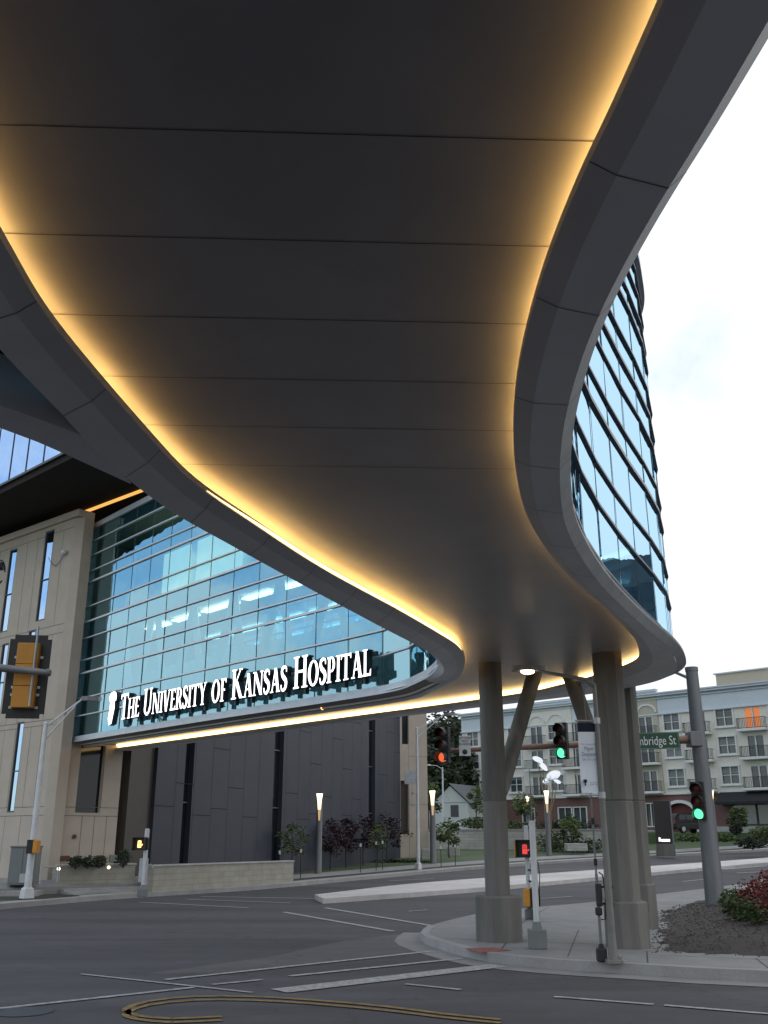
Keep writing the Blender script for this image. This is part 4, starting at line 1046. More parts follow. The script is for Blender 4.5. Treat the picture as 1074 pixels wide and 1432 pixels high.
for h in holes:
    bm = BM(); box(bm, ((h[0] + h[1]) / 2, .07, (h[2] + h[3]) / 2), (h[1] - h[0] - .002, .02, h[3] - h[2] - .002))
    f = BM(); x0, x1, z0, z1 = h
    for c, s_ in ((((x0 + .03), .035, (z0 + z1) / 2), (.05, .04, z1 - z0 - .004)), ((x1 - .03, .035, (z0 + z1) / 2), (.05, .04, z1 - z0 - .004)), (((x0 + x1) / 2, .035, z0 + .03), (x1 - x0 - .12, .04, .05)), (((x0 + x1) / 2, .035, z1 - .03), (x1 - x0 - .12, .04, .05)), (((x0 + x1) / 2, .035, z0 + (z1 - z0) * .45), (x1 - x0 - .12, .04, .04))): box(f, c, s_)
    w = obj('window', f, M_mdark, BG); obj('pane', bm, M_bglass, w)
bm = BM(); box(bm, (-WLn / 2 + .2, .25, WT + .12), (WLn + .3, .75, .28), bevel=.02); obj('coping', bm, M_precast2, BG)
bm = BM(); box(bm, (-WLn / 2, .8, WT / 2), (WLn - .1, .2, WT - .2)); obj('inner_wall', bm, M_intwall, BG)
# corner pier and return wall under the wing
BR = math.atan2(DR.y, DR.x) - BG.rotation_euler.z
bm = BM(); LR = 2.95
u0, za = hit(113, 1046, K, DR); u1, zb = hit(143, 1137, K, DR); u2, _ = hit(174, 1047, K, DR); hr = [(u0 + .02, u1 - .1, zb, 5.3)]
wall_with_holes(bm, .36, LR, 0, 5.34, [hr[0]], th=.35)
grooves(bm, .36, LR, 0, 0, [], [2.75, 3.05]); grooves(bm, 0, 0, .6, 2.75, [.75, 1.5, 2.0, 2.5], []); grooves(bm, 0, 0, 3.05, 5.3, [.6, 2.2], [])
o = obj('return_wall', bm, [M_precast, M_groove], BG); o.rotation_euler = (0, 0, BR)
f = BM(); h = hr[0]; box(f, ((h[0] + h[1]) / 2, .2, (h[2] + h[3]) / 2), (h[1] - h[0] - .004, .04, h[3] - h[2] - .004)); w = obj('window', f, M_dglass, BG); w.rotation_euler = (0, 0, BR)
bm = BM(); prism(bm, [(.002, .0), (.37, .168), (.37, .6), (.002, .6)], 0, WT); obj('corner_pier', bm, M_precast, BG)
bm = BM(); cB, sB = math.cos(BR), math.sin(BR); prism(bm, [(.0, .62), (.37 * cB - .5 * sB, .62), (2.9 * cB - .36 * sB, 2.9 * sB + .36 * cB), (2.9 * cB - 6, 2.9 * sB + 5), (-8, 7), (-8, .9)], 0, 13.3); obj('rear_mass', bm, M_precast, BG)
def wall_item(name, px, py, w, h, m, disc=False):
    u, z = hit(px, py, K, DR); bm = BM()
    if disc: bmesh.ops.create_cone(bm, cap_ends=True, segments=20, radius1=w / 2, radius2=w / 2, depth=.04, matrix=Matrix.Translation((u, -.03, z)) @ Matrix.Rotation(PI / 2, 4, 'X'))
    else: box(bm, (u, -.03, z), (w, .04, h), bevel=.008)
    o = obj(name, bm, m, BG); o.rotation_euler = (0, 0, BR)
wall_item('alarm_disc', 103.5, 1170, .16, .16, M_plaq, True)
wall_item('plaque', 88.5, 1200, .46, .16, M_plaq); wall_item('plaque', 107, 1201, .24, .15, M_plaq); wall_item('plaque', 139, 1200, .3, .19, M_plaq); wall_item('plaque', 158, 1200, .3, .24, M_plaqg)
u, z = hit(93, 773, K, DF)
SC = thing('security_camera', 'white dome security camera high on the corner of the beige wall', 'camera', (K.x + DF.x * u - ay.x * .12, K.y + DF.y * u - ay.y * .12, z))
bm = BM(); tube(bm, [(0, .12, .05), (0, -.02, .05)], .03, 8); bmesh.ops.create_uvsphere(bm, u_segments=12, v_segments=8, radius=.11); obj('dome', bm, M_polew, SC, smooth=True)
bm = BM(); u2, z2 = hit(71, 780, K, DF); e_ = Vector((DF.x * (u2 - u), DF.y * (u2 - u), z2 - z))
tube(bm, [Vector((0, .1, 0)).lerp(e_ + Vector((0, .05, 0)), t) + Vector((0, 0, -.42 * math.sin(PI * t))) for t in [k / 10 for k in range(11)]], .012, 6); obj('cable', bm, M_mdark, SC)
# tower beyond
t0, t1 = Vector((-14.85, 34.98)), Vector((-10.95, 31.29)); td = (t1 - t0).normalized(); tn = Vector((-td.y, td.x))
if tn.y < 0: tn = -tn
TW = thing('hospital_tower', 'tall blue-glass hospital tower overhanging the beige block with a dark soffit', 'building', (t0.x, t0.y, 0))
Q = lambda a, b: (t0.x + td.x * a + tn.x * b - TW.location.x, t0.y + td.y * a + tn.y * b - TW.location.y)
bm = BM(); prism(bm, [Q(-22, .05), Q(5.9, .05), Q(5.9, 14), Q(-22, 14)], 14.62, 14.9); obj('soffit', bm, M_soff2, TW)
bm = BM(); prism(bm, [Q(-22, .12), Q(5.85, .12), Q(5.85, 13.9), Q(-22, 13.9)], 14.9, 37); obj('core', bm, M_office, TW)
bm = BM()
for i in range(21):
    for j in range(6):
        a = -22 + i * 1.33; z = 14.9 + j * 3.7; jt = [R_.uniform(-.01, .01) for _ in range(2)]
        bm.faces.new([bm.verts.new((*Q(aa, .0 + jt[0] * k), zz)) for aa, zz, k in ((a + .02, z + .04, 0), (a + 1.31, z + .04, 1), (a + 1.31, z + 3.66, 1), (a + .02, z + 3.66, 0))])
for i in range(10):
    for j in range(6):
        a = .15 + i * 1.37; z = 14.9 + j * 3.7
        bm.faces.new([bm.verts.new((*Q(5.9, aa), zz)) for aa, zz in ((a + .03, z + .04), (a + 1.34, z + .04), (a + 1.34, z + 3.66), (a + .03, z + 3.66))])
obj('glazing', bm, M_glass2, TW)
bm = BM()
for j in range(7): bar(bm, (*Q(-22, -.02), 14.92 + j * 3.7), (*Q(5.9, -.02), 14.92 + j * 3.7), .08, .09)
for i in range(22): bar(bm, (*Q(-22 + i * 1.33, -.01), 14.97), (*Q(-22 + i * 1.33, -.01), 37), .03, .03)
obj('mullion', bm, M_mdark, TW)
l0, l1 = at_z(85, 728, 14.6), at_z(215, 679, 14.6); bm = BM(); bar(bm, (l0.x - TW.location.x, l0.y - TW.location.y, 14.58), (l1.x - TW.location.x, l1.y - TW.location.y, 14.58), .16, .05)
M_cove3 = emis('tower_cove_amber', (1, .5, .12), 1.1); obj('cove_light', bm, M_cove3, TW)
# charcoal clinic wing behind the skywalk
D0, D1 = Vector((-9.75, 38.6)), Vector((1.08, 66.8)); dd = (D1 - D0).normalized()
CW = thing('charcoal_building', 'charcoal panel-clad building with tall slit windows under the lit skywalk wing', 'building', (D0.x, D0.y, 0), math.atan2(dd.y, dd.x))
dn_flip = 1
LEN = (D1 - D0).length
def ch(px, py): return hit(px, py, D0, dd)
sl_ = []
for (a, b, z1) in (((262, 1120), 11.5, 1), ((388, 1120), 12.0, 1), ((520, 1100), 8.6, 1)):
    pass
hs_ = []
for px, hw in ((262, 6), (388, 6.5), (520, 4.5)):
    ua, _ = ch(px - hw, 1120); ub, _ = ch(px + hw, 1120); hs_.append((ua, ub, .8 if px < 500 else 2.2, 10.5))
bm = BM(); wall_with_holes(bm, 1.6, LEN, 0, 11, hs_, th=.4)
u = 1.6; vs_ = []
while u < LEN - .5:
    if not any(h[0] - .1 < u < h[1] + .1 for h in hs_): vs_.append(u)
    u += 1.45
for i, x in enumerate(vs_):
    grooves(bm, 0, 0, .2, 10.9, [x], [], w=.02)
    nx = vs_[i + 1] if i + 1 < len(vs_) else LEN
    if nx - x < 1.6:
        for z in ((3.2, 4.15, 7.4)[i % 3], (5.8, 8.6, 2.9)[i % 3], 9.7): grooves(bm, x + .02, nx - .02, 0, 0, [], [z], w=.03)
# the plan runs along +x with the street on the right-hand side: face -y
obj('wall', bm, [M_dpanel, mat('charcoal_joint', (.022, .024, .03), .8, spec=.1)], CW)
bm = BM(); box(bm, (.8, .35, 5.5), (1.58, .4, 11)); obj('recess_wall', bm, M_dpanel2, CW)
for h in hs_:
    bm = BM(); box(bm, ((h[0] + h[1]) / 2, .25, (h[2] + h[3]) / 2), (h[1] - h[0] - .01, .03, h[3] - h[2] - .01)); w = obj('window', bm, M_dglass, CW)
    f = BM(); 
    for z in (3.4, 6.2, 8.4):
        if h[2] < z < h[3]: box(f, ((h[0] + h[1]) / 2, .2, z), (h[1] - h[0] - .02, .06, .06))
    obj('transom', f, M_mdark, w)
bm = BM(); prism(bm, [(0, .5), (LEN, .5), (LEN, 9), (0, 9)], 0, 10.9); obj('mass', bm, M_dpanel, CW)
# pale end bay
e0 = D1 + dd * .02; e1 = Vector((2.95, 67.6)); ed = (e1 - e0).normalized()
EB = thing('end_bay', 'pale stone end bay of the charcoal building with a small upper window', 'building bay', (e0.x, e0.y, 0), math.atan2(ed.y, ed.x)); el = (e1 - e0).length
bm = BM(); wall_with_holes(bm, 0, el, 0, 11.2, [(.15, .62, 8.0, 10.4), (.02, .6, 2.2, 5.6)], th=.4); grooves(bm, .65, el, 0, 0, [], [7.2, 4.1]); grooves(bm, 0, 0, 0, 11, [.64], []); obj('wall', bm, [M_wstone if False else M_precast, M_groove], EB)
bm = BM(); box(bm, (.385, .2, 9.2), (.46, .03, 2.38)); obj('window', bm, M_dglass, EB)
bm = BM(); box(bm, (.31, .3, 3.9), (.57, .05, 3.38)); obj('recess', bm, M_dpanel2, EB)
bm = BM(); prism(bm, [(.0, .42), (el, .42), (el, 7), (0, 7)], 0, 11.1); obj('mass', bm, M_precast, EB)
v = at_Y(574, 1087, 64.5)
SB = thing('sign_bracket', 'grey metal sign panel with an open frame below, on the pale end bay', 'sign', v)
bm = BM(); box(bm, (0, 0, 0), (.75, .12, .85)); 
for k in range(4): box(bm, (0, -.07, -.3 + .2 * k), (.8, .03, .06))
obj('panel', bm, M_galv, SB)
bm = BM()
for c, s_ in (((.1, 0, -1.1), (.08, .1, 1.35)), ((.42, 0, -1.3), (.08, .1, .95)), ((.26, 0, -1.75), (.4, .1, .08)), ((.26, 0, -1.0), (.4, .1, .08))): box(bm, c, s_)
obj('frame', bm, M_galv, SB)
v = gnd(566, 1194, .15); PWp = thing('low_wall', 'pale upright stone panel at the foot of the end bay behind the plum tree', 'wall panel', v)
bm = BM(); box(bm, (0, 0, 1.15), (.85, .25, 2.3), bevel=.02); obj('slab', bm, M_wstone, PWp)
# raised plaza, steps, planters
PL0 = at_z(86, 1240, .6); 
pa, pb2 = at_Y(84, 1240, 35.3).to_2d(), at_Y(214, 1236, 38.0).to_2d(); pd = (pb2 - pa).normalized(); pn = Vector((-pd.y, pd.x))
bm = BM(); fr = [pa - pd * 6, pa, pb2, pb2 + pd * 1.5]; bk = [pa - pd * 8 + pn * 2, pa + pn * .9 - pd * .4, pb2 + pn * .9, pb2 + pd * 2.5 + pn * 2]; fa = [(-32, 44), (-14, 46), (-9.6, 46), (-6.8, 46.5)]
ribbon(bm, [[Vector((p[0], p[1], .1)) for p in fr], [Vector((p[0], p[1], .405)) for p in fr], [Vector((p[0], p[1], .58)) for p in bk], [Vector((p[0], p[1], .6)) for p in fa]])
bmesh.ops.recalc_face_normals(bm, faces=bm.faces); prop(obj('plaza', bm, M_conc_g), kind='structure')
for k in range(2):
    a, b = pa - pn * (.3 * k + .002), pb2 - pn * (.3 * k + .002); bm = BM(); prism(bm, [tuple(a), tuple(b), tuple(b - pn * .3), tuple(a - pn * .3)], .1, .405 - .08 * (k + 1)); prop(obj('step', bm, M_kerb), kind='structure')
mk = [gnd(*p, .16) for p in [(-30, 1262), (0, 1260), (60, 1257), (112, 1253), (43, 1243), (0, 1246), (-30, 1247)]]
sheet('soil_bed', [(p.x, p.y) for p in mk], .17, M_strip)
def planter_wall(name, label, a, b, z0, h, th=.4, ret=None):
    t = thing(name, label, 'planter', (a[0], a[1], z0), math.atan2(b[1] - a[1], b[0] - a[0])); l = math.hypot(b[0] - a[0], b[1] - a[1])
    bm = BM(); box(bm, (l / 2, th / 2, h / 2 - .1), (l, th, h + .2)); 
    if ret: box(bm, (.2, th + ret / 2, h / 2 - .1), (.4, ret, h + .2)); box(bm, (l - .2, th + ret / 2, h / 2 - .1), (.4, ret, h + .2)); box(bm, (l / 2, th + ret - .2, h / 2 - .1), (l - .8, .4, h + .2))
    obj('wall', bm, M_stone, t)
    bm = BM(); box(bm, (l / 2, th / 2, h + .035), (l + .06, th + .06, .07), bevel=.015); obj('capstone', bm, M_wstone, t)
    if ret: bm = BM(); box(bm, (l / 2, th + ret / 2 - .1, h - .06), (l - .7, ret - .3, .1)); obj('soil', bm, M_mulch, t)
    return t
p1, p2 = at_Y(83, 1233, 35.6), at_Y(188, 1229, 37.6)
planter_wall('planter', 'low limestone planter with shrubs and two small lamps at the top of the steps', (p1.x, p1.y), (p2.x, p2.y), .56, .47, .35, .5)
p3, p4 = gnd(213, 1247, .15), gnd(410, 1233, .15)
planter_wall('planter_wall', 'long limestone planter wall below the charcoal building, along the kerb', (p3.x, p3.y), (p4.x, p4.y), .12, .86, .4)
def shrub(label, c, r, n, size, m, group=None, name='shrub', cat='shrub'):
    t = thing(name, label, cat, c, 0, group); bm = BM()
    leaves(bm, (0, 0, r[2]), r, n, size, shell=.2); obj('foliage', bm, m, t)
    bm = BM()
    for k in range(4):
        a = k * 1.57 + .4; tube(bm, [(0, 0, -.05), (math.cos(a) * r[0] * .5, math.sin(a) * r[1] * .5, r[2] * 1.2)], [.02, .008], 5)
    obj('stem', bm, M_bark, t); return t
for px, lab in ((105, 'small dark shrub in the low planter, nearest its left end lamp'), (122, 'small dark shrub in the low planter, between its two lamps, left one'), (138, 'small dark shrub in the low planter, just left of the right lamp'), (172, 'larger dark shrub at the right end of the low planter')):
    v = at_Y(px, 1217, 35.2 + (px - 83) * .02); v.z = 1.0; shrub(lab, v, (.3, .25, .2 if px < 170 else .3), 220, .11, M_leafd, 'shrubs in the low planter')
def path_lamp(label, v, z0):
    t = thing('path_lamp', label, 'lamp', (v.x, v.y, z0), 0, 'small path lamps on the low planter'); h = v.z - z0
    bm = BM(); tube(bm, [(0, 0, 0), (0, 0, h)], .02, 8); obj('post', bm, M_black, t)
    bm = BM(); bmesh.ops.create_uvsphere(bm, u_segments=10, v_segments=8, radius=.055, matrix=Matrix.Translation((0, 0, h))); obj('globe', bm, M_lampsm, t, smooth=True)
v = at_Y(82, 1215, 34.3); path_lamp('small lit globe lamp at the left end of the low planter', v, .6)
v = at_Y(152, 1213, 35.9); path_lamp('small lit globe lamp toward the right end of the low planter', v, .95)
RLn = thing('handrail', 'thin steel handrail beside the steps at the left end of the planter', 'railing', at_z(58, 1236, .6))
bm = BM(); o_ = RLn.location; q_ = at_Y(82, 1212, 34.2) - o_; q1 = at_Y(58, 1212, o_.y) - o_; s2 = at_z(82, 1252, .2) - o_
tube(bm, [q1, q_, s2 + Vector((0, 0, .95))], .02, 8); obj('rail', bm, M_galv, RLn)
bm = BM(); tube(bm, [q1, (q1.x, 0, 0)], .02, 8); obj('post', bm, M_galv, RLn); bm = BM(); tube(bm, [q_, (q_.x, q_.y, -.0)], .02, 8); obj('post', bm, M_galv, RLn)
H2 = thing('handrail', 'curved white handrail end beside the lit crossing signal pole', 'railing', at_z(206, 1240, .4))
bm = BM(); o_ = H2.location; tube(bm, [at_Y(205, 1236, o_.y) - o_, at_Y(205, 1209, o_.y) - o_, at_Y(211, 1209, o_.y) - o_, at_Y(216, 1215, o_.y - .3) - o_], .025, 8); obj('rail', bm, M_galv, H2)
# utility cabinet
v = at_z(27, 1247, .3); UC = thing('utility_cabinet', 'tall grey metal utility cabinet on a concrete slab beside the left lamp pole', 'cabinet', v, rad(6))
hh = at_Y(27, 1184, v.y).z - v.z
bm = BM(); box(bm, (0, .35, hh / 2 + .1), (.86, .7, hh - .2), bevel=.02); obj('body', bm, M_cabinet, UC)
bm = BM(); box(bm, (0, .35, hh), (.92, .78, .05), bevel=.01); obj('lid', bm, M_cabinet, UC)
bm = BM(); box(bm, (-.2, -.012, hh / 2 + .1), (.39, .02, hh - .3), bevel=.005); obj('door', bm, M_cabinet, UC); bm = BM(); box(bm, (.21, -.012, hh / 2 + .1), (.39, .02, hh - .3), bevel=.005); obj('door', bm, M_cabinet, UC)
bm = BM(); box(bm, (.12, -.03, .42), (.32, .012, .28)); obj('vent', bm, M_galv, UC)
bm = BM(); box(bm, (0, .3, -.05), (1.25, 1.1, .18), bevel=.015); obj('slab', bm, M_kerb, UC)
# ------------------------------------------------------------------ street lamps with braced arms
def street_lamp(label, base, h, tip, heads=1, r=(.1, .06), m=M_galv, brace=True, headm=None):
    t = thing('street_lamp', label, 'street lamp', base, 0, 'street lamps'); base = Vector(base); tp = Vector(tip) - base
    bm = BM(); tube(bm, [(0, 0, 0), (0, 0, h)], [r[0], r[1]], 12); tube(bm, [(0, 0, h), (0, 0, h + .06)], [r[1] * 1.2, r[1] * .6], 12); obj('pole', bm, m, t, smooth=True)
    bm = BM(); tube(bm, [(0, 0, -.03), (0, 0, .3), (0, 0, .36)], [r[0] * 2.1, r[0] * 1.7, r[0]], 4 if heads == 1 else 12); obj('base', bm, m, t)
    bm = BM()
    if brace:
        lo = tp - Vector((0, 0, .05)); st = h - .55
        tube(bm, [(0, 0, h - .05), tp * .55 + Vector((0, 0, h * .45 - .0)), tp], [.03, .03, .03], 8) if False else tube(bm, [(0, 0, h - .1), tp], .032, 8)
        tube(bm, [(0, 0, st), (lo.x * .8, lo.y * .8, (lo.z - st) * .86 + st)], .028, 8)
        for f_ in (.35, .6): tube(bm, [Vector((0, 0, h - .1)).lerp(tp, f_), Vector((0, 0, st)).lerp(Vector((lo.x * .8, lo.y * .8, (lo.z - st) * .86 + st)), f_ / .8)], .018, 6)
    else: tube(bm, [(0, 0, h - .1), (tp.x * .5, tp.y * .5, tp.z - .05), tp], .03, 8)
    obj('arm', bm, m, t)
    bm = BM(); d = Vector((tp.x, tp.y, 0)).normalized(); an = math.atan2(d.y, d.x)
    pr = [(-.05, -.05), (.15, -.13), (.5, -.12), (.62, 0), (.5, .12), (.15, .13), (-.05, .05)]; prism(bm, pr, -.06, .08); bm.transform(Matrix.Translation(tp) @ Matrix.Rotation(an, 4, 'Z')); obj('lamp_head', bm, headm or M_grey, t)
    return t
b = gnd(37, 1257, .15); street_lamp('pale lamp pole with a braced arm reaching right across the teal glass, behind the cabinet', b, at_Y(63, 1012, b.y).z - .15, at_Y(116, 977, b.y + .4), r=(.12, .07), m=M_polew)
v = at_Y(46.5, 1184, b.y - .15); ped_signal('small black and yellow crossing signal on the left lamp pole, seen edge-on', v, rad(-80), None)
b = gnd(585, 1216, .15); street_lamp('white lamp pole with a braced arm, in front of the pale end bay', b, at_Y(584, 1018, b.y).z - b.z, at_Y(622, 999, b.y), m=M_polew)
b = Vector((5.6, 95, 2.1)); street_lamp('distant cobra-head lamp in front of the dark trees', b, at_Y(592, 1074, 95).z - 2.1, at_Y(602, 1070, 95), r=(.1, .07), m=M_polew, brace=False, headm=M_polew)
# bollard-like light columns with glowing scoop tops
M_scoop = emis('scoop_glow', (1, .74, .38), 2.6, (.6, .5, .4)); M_scoop2 = emis('scoop_glow_dim', (1, .6, .25), .5, (.4, .33, .25))
def light_column(label, b, h, r=.2):
    t = thing('light_column', label, 'light column', b, 0, 'light columns with glowing tops')
    bm = BM(); tube(bm, [(0, 0, -.05), (0, 0, h * .7)], [r, r * .86], 14); tube(bm, [(0, .1 * r, h * .7), (0, .3 * r, h)], [r * .86, r * .75], 14); obj('shaft', bm, M_grey, t, smooth=True)
    y = -r * .9
    for z0, z1, w0, w1, m in ((h * .92, h, .62, .92, M_lampsm), (h * .8, h * .92, .42, .62, M_scoop), (h * .66, h * .8, .25, .42, M_scoop2)):
        bm = BM(); bm.faces.new([bm.verts.new(p) for p in ((-w0 * r, y, z0), (w0 * r, y, z0), (w1 * r, y, z1), (-w1 * r, y, z1))]); obj('reflector', bm, m, t)
    return t
for (px, py, pt, lab) in ((445, 1222, 1110, 'light column with a glowing top in front of the charcoal wall'), (606, 1208, 1106, 'light column with a glowing top on the lawn, left of the round column'), (768, 1197, 1106, 'light column with a glowing top beside the disc sculpture')):
    b = gnd(px, py, .15); light_column(lab, b, at_Y(px, pt, b.y).z - b.z, .17 if px < 500 else .19)
b = Vector(at_Y(739, 1150, 92)); light_column('distant light column with a glowing top above the retaining wall', b, at_Y(739, 1114, 92).z - b.z, .2)
b = Vector(at_Y(1000, 1163, 84)); light_column('light column with a glowing top right behind the weathered mast pole', b, at_Y(998, 1106, 84).z - b.z, .2)
# disc sculpture
b = gnd(771, 1190, .15); DS = thing('sculpture', 'steel sculpture of branching bronze stems carrying tilted silver discs', 'sculpture', b)
for (px, py, rx, tx) in ((752, 1062, .42, .3), (759, 1071, .45, .75), (764, 1092, .3, -.5), (774, 1084, .55, -.45), (779, 1093, .3, .2)):
    v = at_Y(px, py, b.y) - b; bm = BM(); root_ = Vector(((v.x) * .15, 0, at_Y(770, 1135, b.y).z - b.z))
    tube(bm, [(0, 0, 0), root_, root_.lerp(v, .5) + Vector((v.x * .1, 0, 0)), v], [.1, .06, .04, .025], 8); st = obj('stem', bm, M_bronze, DS, smooth=True)
    bm = BM(); bmesh.ops.create_uvsphere(bm, u_segments=20, v_segments=8, radius=rx, matrix=Matrix.Translation(v) @ Matrix.Rotation(tx, 4, 'Y') @ Matrix.Rotation(rad(35), 4, 'X') @ Matrix.Diagonal((1, 1, .08, 1))); obj('disc', bm, M_mirror, st, smooth=True)
# ================================================================== APARTMENT BUILDING ACROSS THE STREET
A0 = Vector((10.6, 121.2)); AE = Vector((34.4, 98.0)); ad_ = (AE - A0).normalized()
AZ = 2.3
AP = thing('apartment_building', 'four-storey pale stucco apartment building with maroon brick base, balconies and white-trimmed windows', 'building', (A0.x, A0.y, AZ), math.atan2(ad_.y, ad_.x))
def ap(px, py): u, z = hit(px, py, A0, ad_); return u, z - AZ
UL, UR = -1.3, 52.0
ZB, ZFR, ZC = ap(1017, 1107)[1], ap(1017, 990)[1], ap(1017, 962)[1]
cols_w = [(661.5, 1.5), (720, 1.5), (778, 1.6), (942, 1.75), (1017, 1.85)]
cols_b = [(751.7, 1.7), (804, 1.7), (906, 1.8), (979, 1.8), (1057, 1.9)]
rows = [ap(1017, y)[1] for y in (1003, 1042, 1084)]
wpos = [ap(p, 1040)[0] for p, _ in cols_w] + [ap(832, 1040)[0], 38.5, 45]
bpos = [ap(p, 1040)[0] for p, _ in cols_b] + [41.8, 48.4]
WH, WW = 1.62, 1.75
holes = []
for u in wpos:
    for z in rows: holes.append((u - WW / 2, u + WW / 2, z - WH / 2, z + WH / 2))
for u in bpos:
    for z in rows: holes.append((u - WW / 2, u + WW / 2, z - WH / 2 - .55, z + WH / 2))
bm = BM(); wall_with_holes(bm, UL, UR, ZB, ZFR, holes, th=.3); obj('wall', bm, M_stucco, AP)
gh = []
gspec = [(690, 1.6, .55, 2.3), (739, 1.8, .0, 2.5), (790, 1.9, .55, 2.5), (811, 1.8, .0, 2.5), (910, 1.3, .3, 2.7)]
for px, w, z0, z1 in gspec:
    u = ap(px, 1125)[0]; gh.append((u - w / 2, u + w / 2, z0 + .4, z1 + .4))
ua = ap(953, 1140)[0]; gh.append((ua - 1.6, ua + 1.6, .0, 2.9))
us0 = ap(1024, 1130)[0]; gh.append((us0, us0 + 9.5, .75, 3.0))
bm = BM(); wall_with_holes(bm, UL, UR, 0, ZB - .05, gh, th=.3, y0=-.02); obj('brick_base', bm, M_brick, AP)
bm = BM(); wall_with_holes(bm, UL, UR, -1.5, .75, [(h[0], h[1], h[2], h[3]) for h in gh if h[2] < .7 and h[3] > .76 and False], th=.1, y0=-.14)
# the pale plinth stops at the entrance arch
bm.free(); bm = BM(); box(bm, ((UL + ua - 2.2) / 2, -.1, -.35), (ua - 2.2 - UL, .12, 1.5)); box(bm, ((ua + 2.2 + UR) / 2, -.1, -.2), (UR - ua - 2.2, .12, 1.8)); obj('plinth', bm, M_wstone, AP)
bm = BM(); box(bm, ((UL + UR) / 2, -.08, ZB - .06), (UR - UL + .1, .18, .16), bevel=.02); obj('band_course', bm, M_trim, AP)
bm = BM(); box(bm, ((UL + UR) / 2, .13, (ZFR + ZC) / 2), (UR - UL, .36, ZC - ZFR)); obj('frieze', bm, M_frieze, AP)
bm = BM()
for z, d, h in ((ZFR, .16, .12), (ZC - .35, .16, .1), (ZC, .42, .22), (ZC + .18, .55, .14)): box(bm, ((UL + UR) / 2, -d / 2 - .05 + .002 * h, z), (UR - UL + d, d, h))
obj('cornice', bm, M_frieze, AP)
bm = BM(); box(bm, ((UL + UR) / 2, 8, ZC / 2 + .1), (UR - UL, 15.3, ZC)); 
for f in list(bm.faces): pass
obj('mass', bm, M_stucco2, AP)
u = ap(1027, 960)[0]; bm = BM(); box(bm, (u, 4, ZC + .95), (5.6, 4, 1.7)); obj('roof_house', bm, M_stucco2, AP); bm = BM(); box(bm, (u, 4, ZC + 1.85), (6.0, 4.4, .12)); obj('roof_house_cap', bm, M_frieze, AP)
# slightly projecting tan bays with arched recesses over the top windows
for pa_, pb_, arches in ((742, 800, (751.7, 778)), (884, 921, (906,))):
    u0, u1 = ap(pa_, 1010)[0], ap(pb_, 1010)[0]
    hb = [h for h in holes if u0 < (h[0] + h[1]) / 2 < u1]
    bm = BM(); wall_with_holes(bm, u0, u1, ZB + .03, ZC + .5, hb, th=.14, y0=-.145); obj('bay_wall', bm, M_stucco2 if pa_ > 800 else M_stucco, AP)
    bm = BM(); box(bm, ((u0 + u1) / 2, -.2, ZC + .55), (u1 - u0 + .4, .5, .25)); box(bm, ((u0 + u1) / 2, -.16, ZC + .35), (u1 - u0 + .2, .3, .15)); obj('bay_cornice', bm, M_frieze, AP)
    for px in arches:
        uc = ap(px, 1010)[0]; zc = rows[0] + WH / 2 + .35; bm = BM(); pts = [(uc + 1.1 * math.cos(a), -.18, zc + .85 * math.sin(a)) for a in [PI * k / 12 for k in range(13)]]
        for a, b in zip(pts, pts[1:]): bar(bm, a, b, .12, .2)
        obj('arch_trim', bm, M_trim, AP)
# windows: one frame + pane, then copies
def window_proto(w, h):
    f = BM()
    for x in (-w / 2 - .06, w / 2 + .06): box(f, (x, -.05, 0), (.14, .12, h + .26))
    for z in (-h / 2 - .06, h / 2 + .06): box(f, (0, -.06, z), (w - .02, .14, .14))
    box(f, (0, -.08, -h / 2 - .18), (w + .5, .24, .1)); box(f, (0, .02, 0), (.09, .08, h - .02)); box(f, (-w / 4 - .02, .025, 0), (w / 2 - .06, .06, .06)); box(f, (w / 4 + .02, .025, 0), (w / 2 - .06, .06, .06))
    o = obj('window', f, M_trim, AP); p = BM(); box(p, (0, .12, 0), (w + .05, .02, h + .05)); obj('pane', p, M_winint, o); 
    b = BM(); box(b, (0, .1, h * .25), (w - .1, .01, h * .48)); M_bl = MATS.get('window_blind') or mat('window_blind', (.22, .25, .25), .8); obj('blind', b, M_bl, o)
    return o
def at_ap(o, u, z, y=0): o.location = (u, y, z); return o
def bay_off(u): return -.145 if any(ap(a, 1010)[0] < u < ap(b, 1010)[0] for a, b in ((742, 800), (884, 921))) else 0
first = None
for u in wpos:
    for z in rows:
        if first is None: first = at_ap(window_proto(WW, WH), u, z, bay_off(u))
        else:
            w_ = inst(first, AP, (u, bay_off(u), z))
            for c_ in w_.children:
                if c_.name.startswith('blind'): k_s = R_.choice([.35, .8, 1.0, 1.0, 1.5, 2.0]); c_.scale = (1, 1, k_s); c_.location = (0, 0, WH * .49 * (1 - k_s))
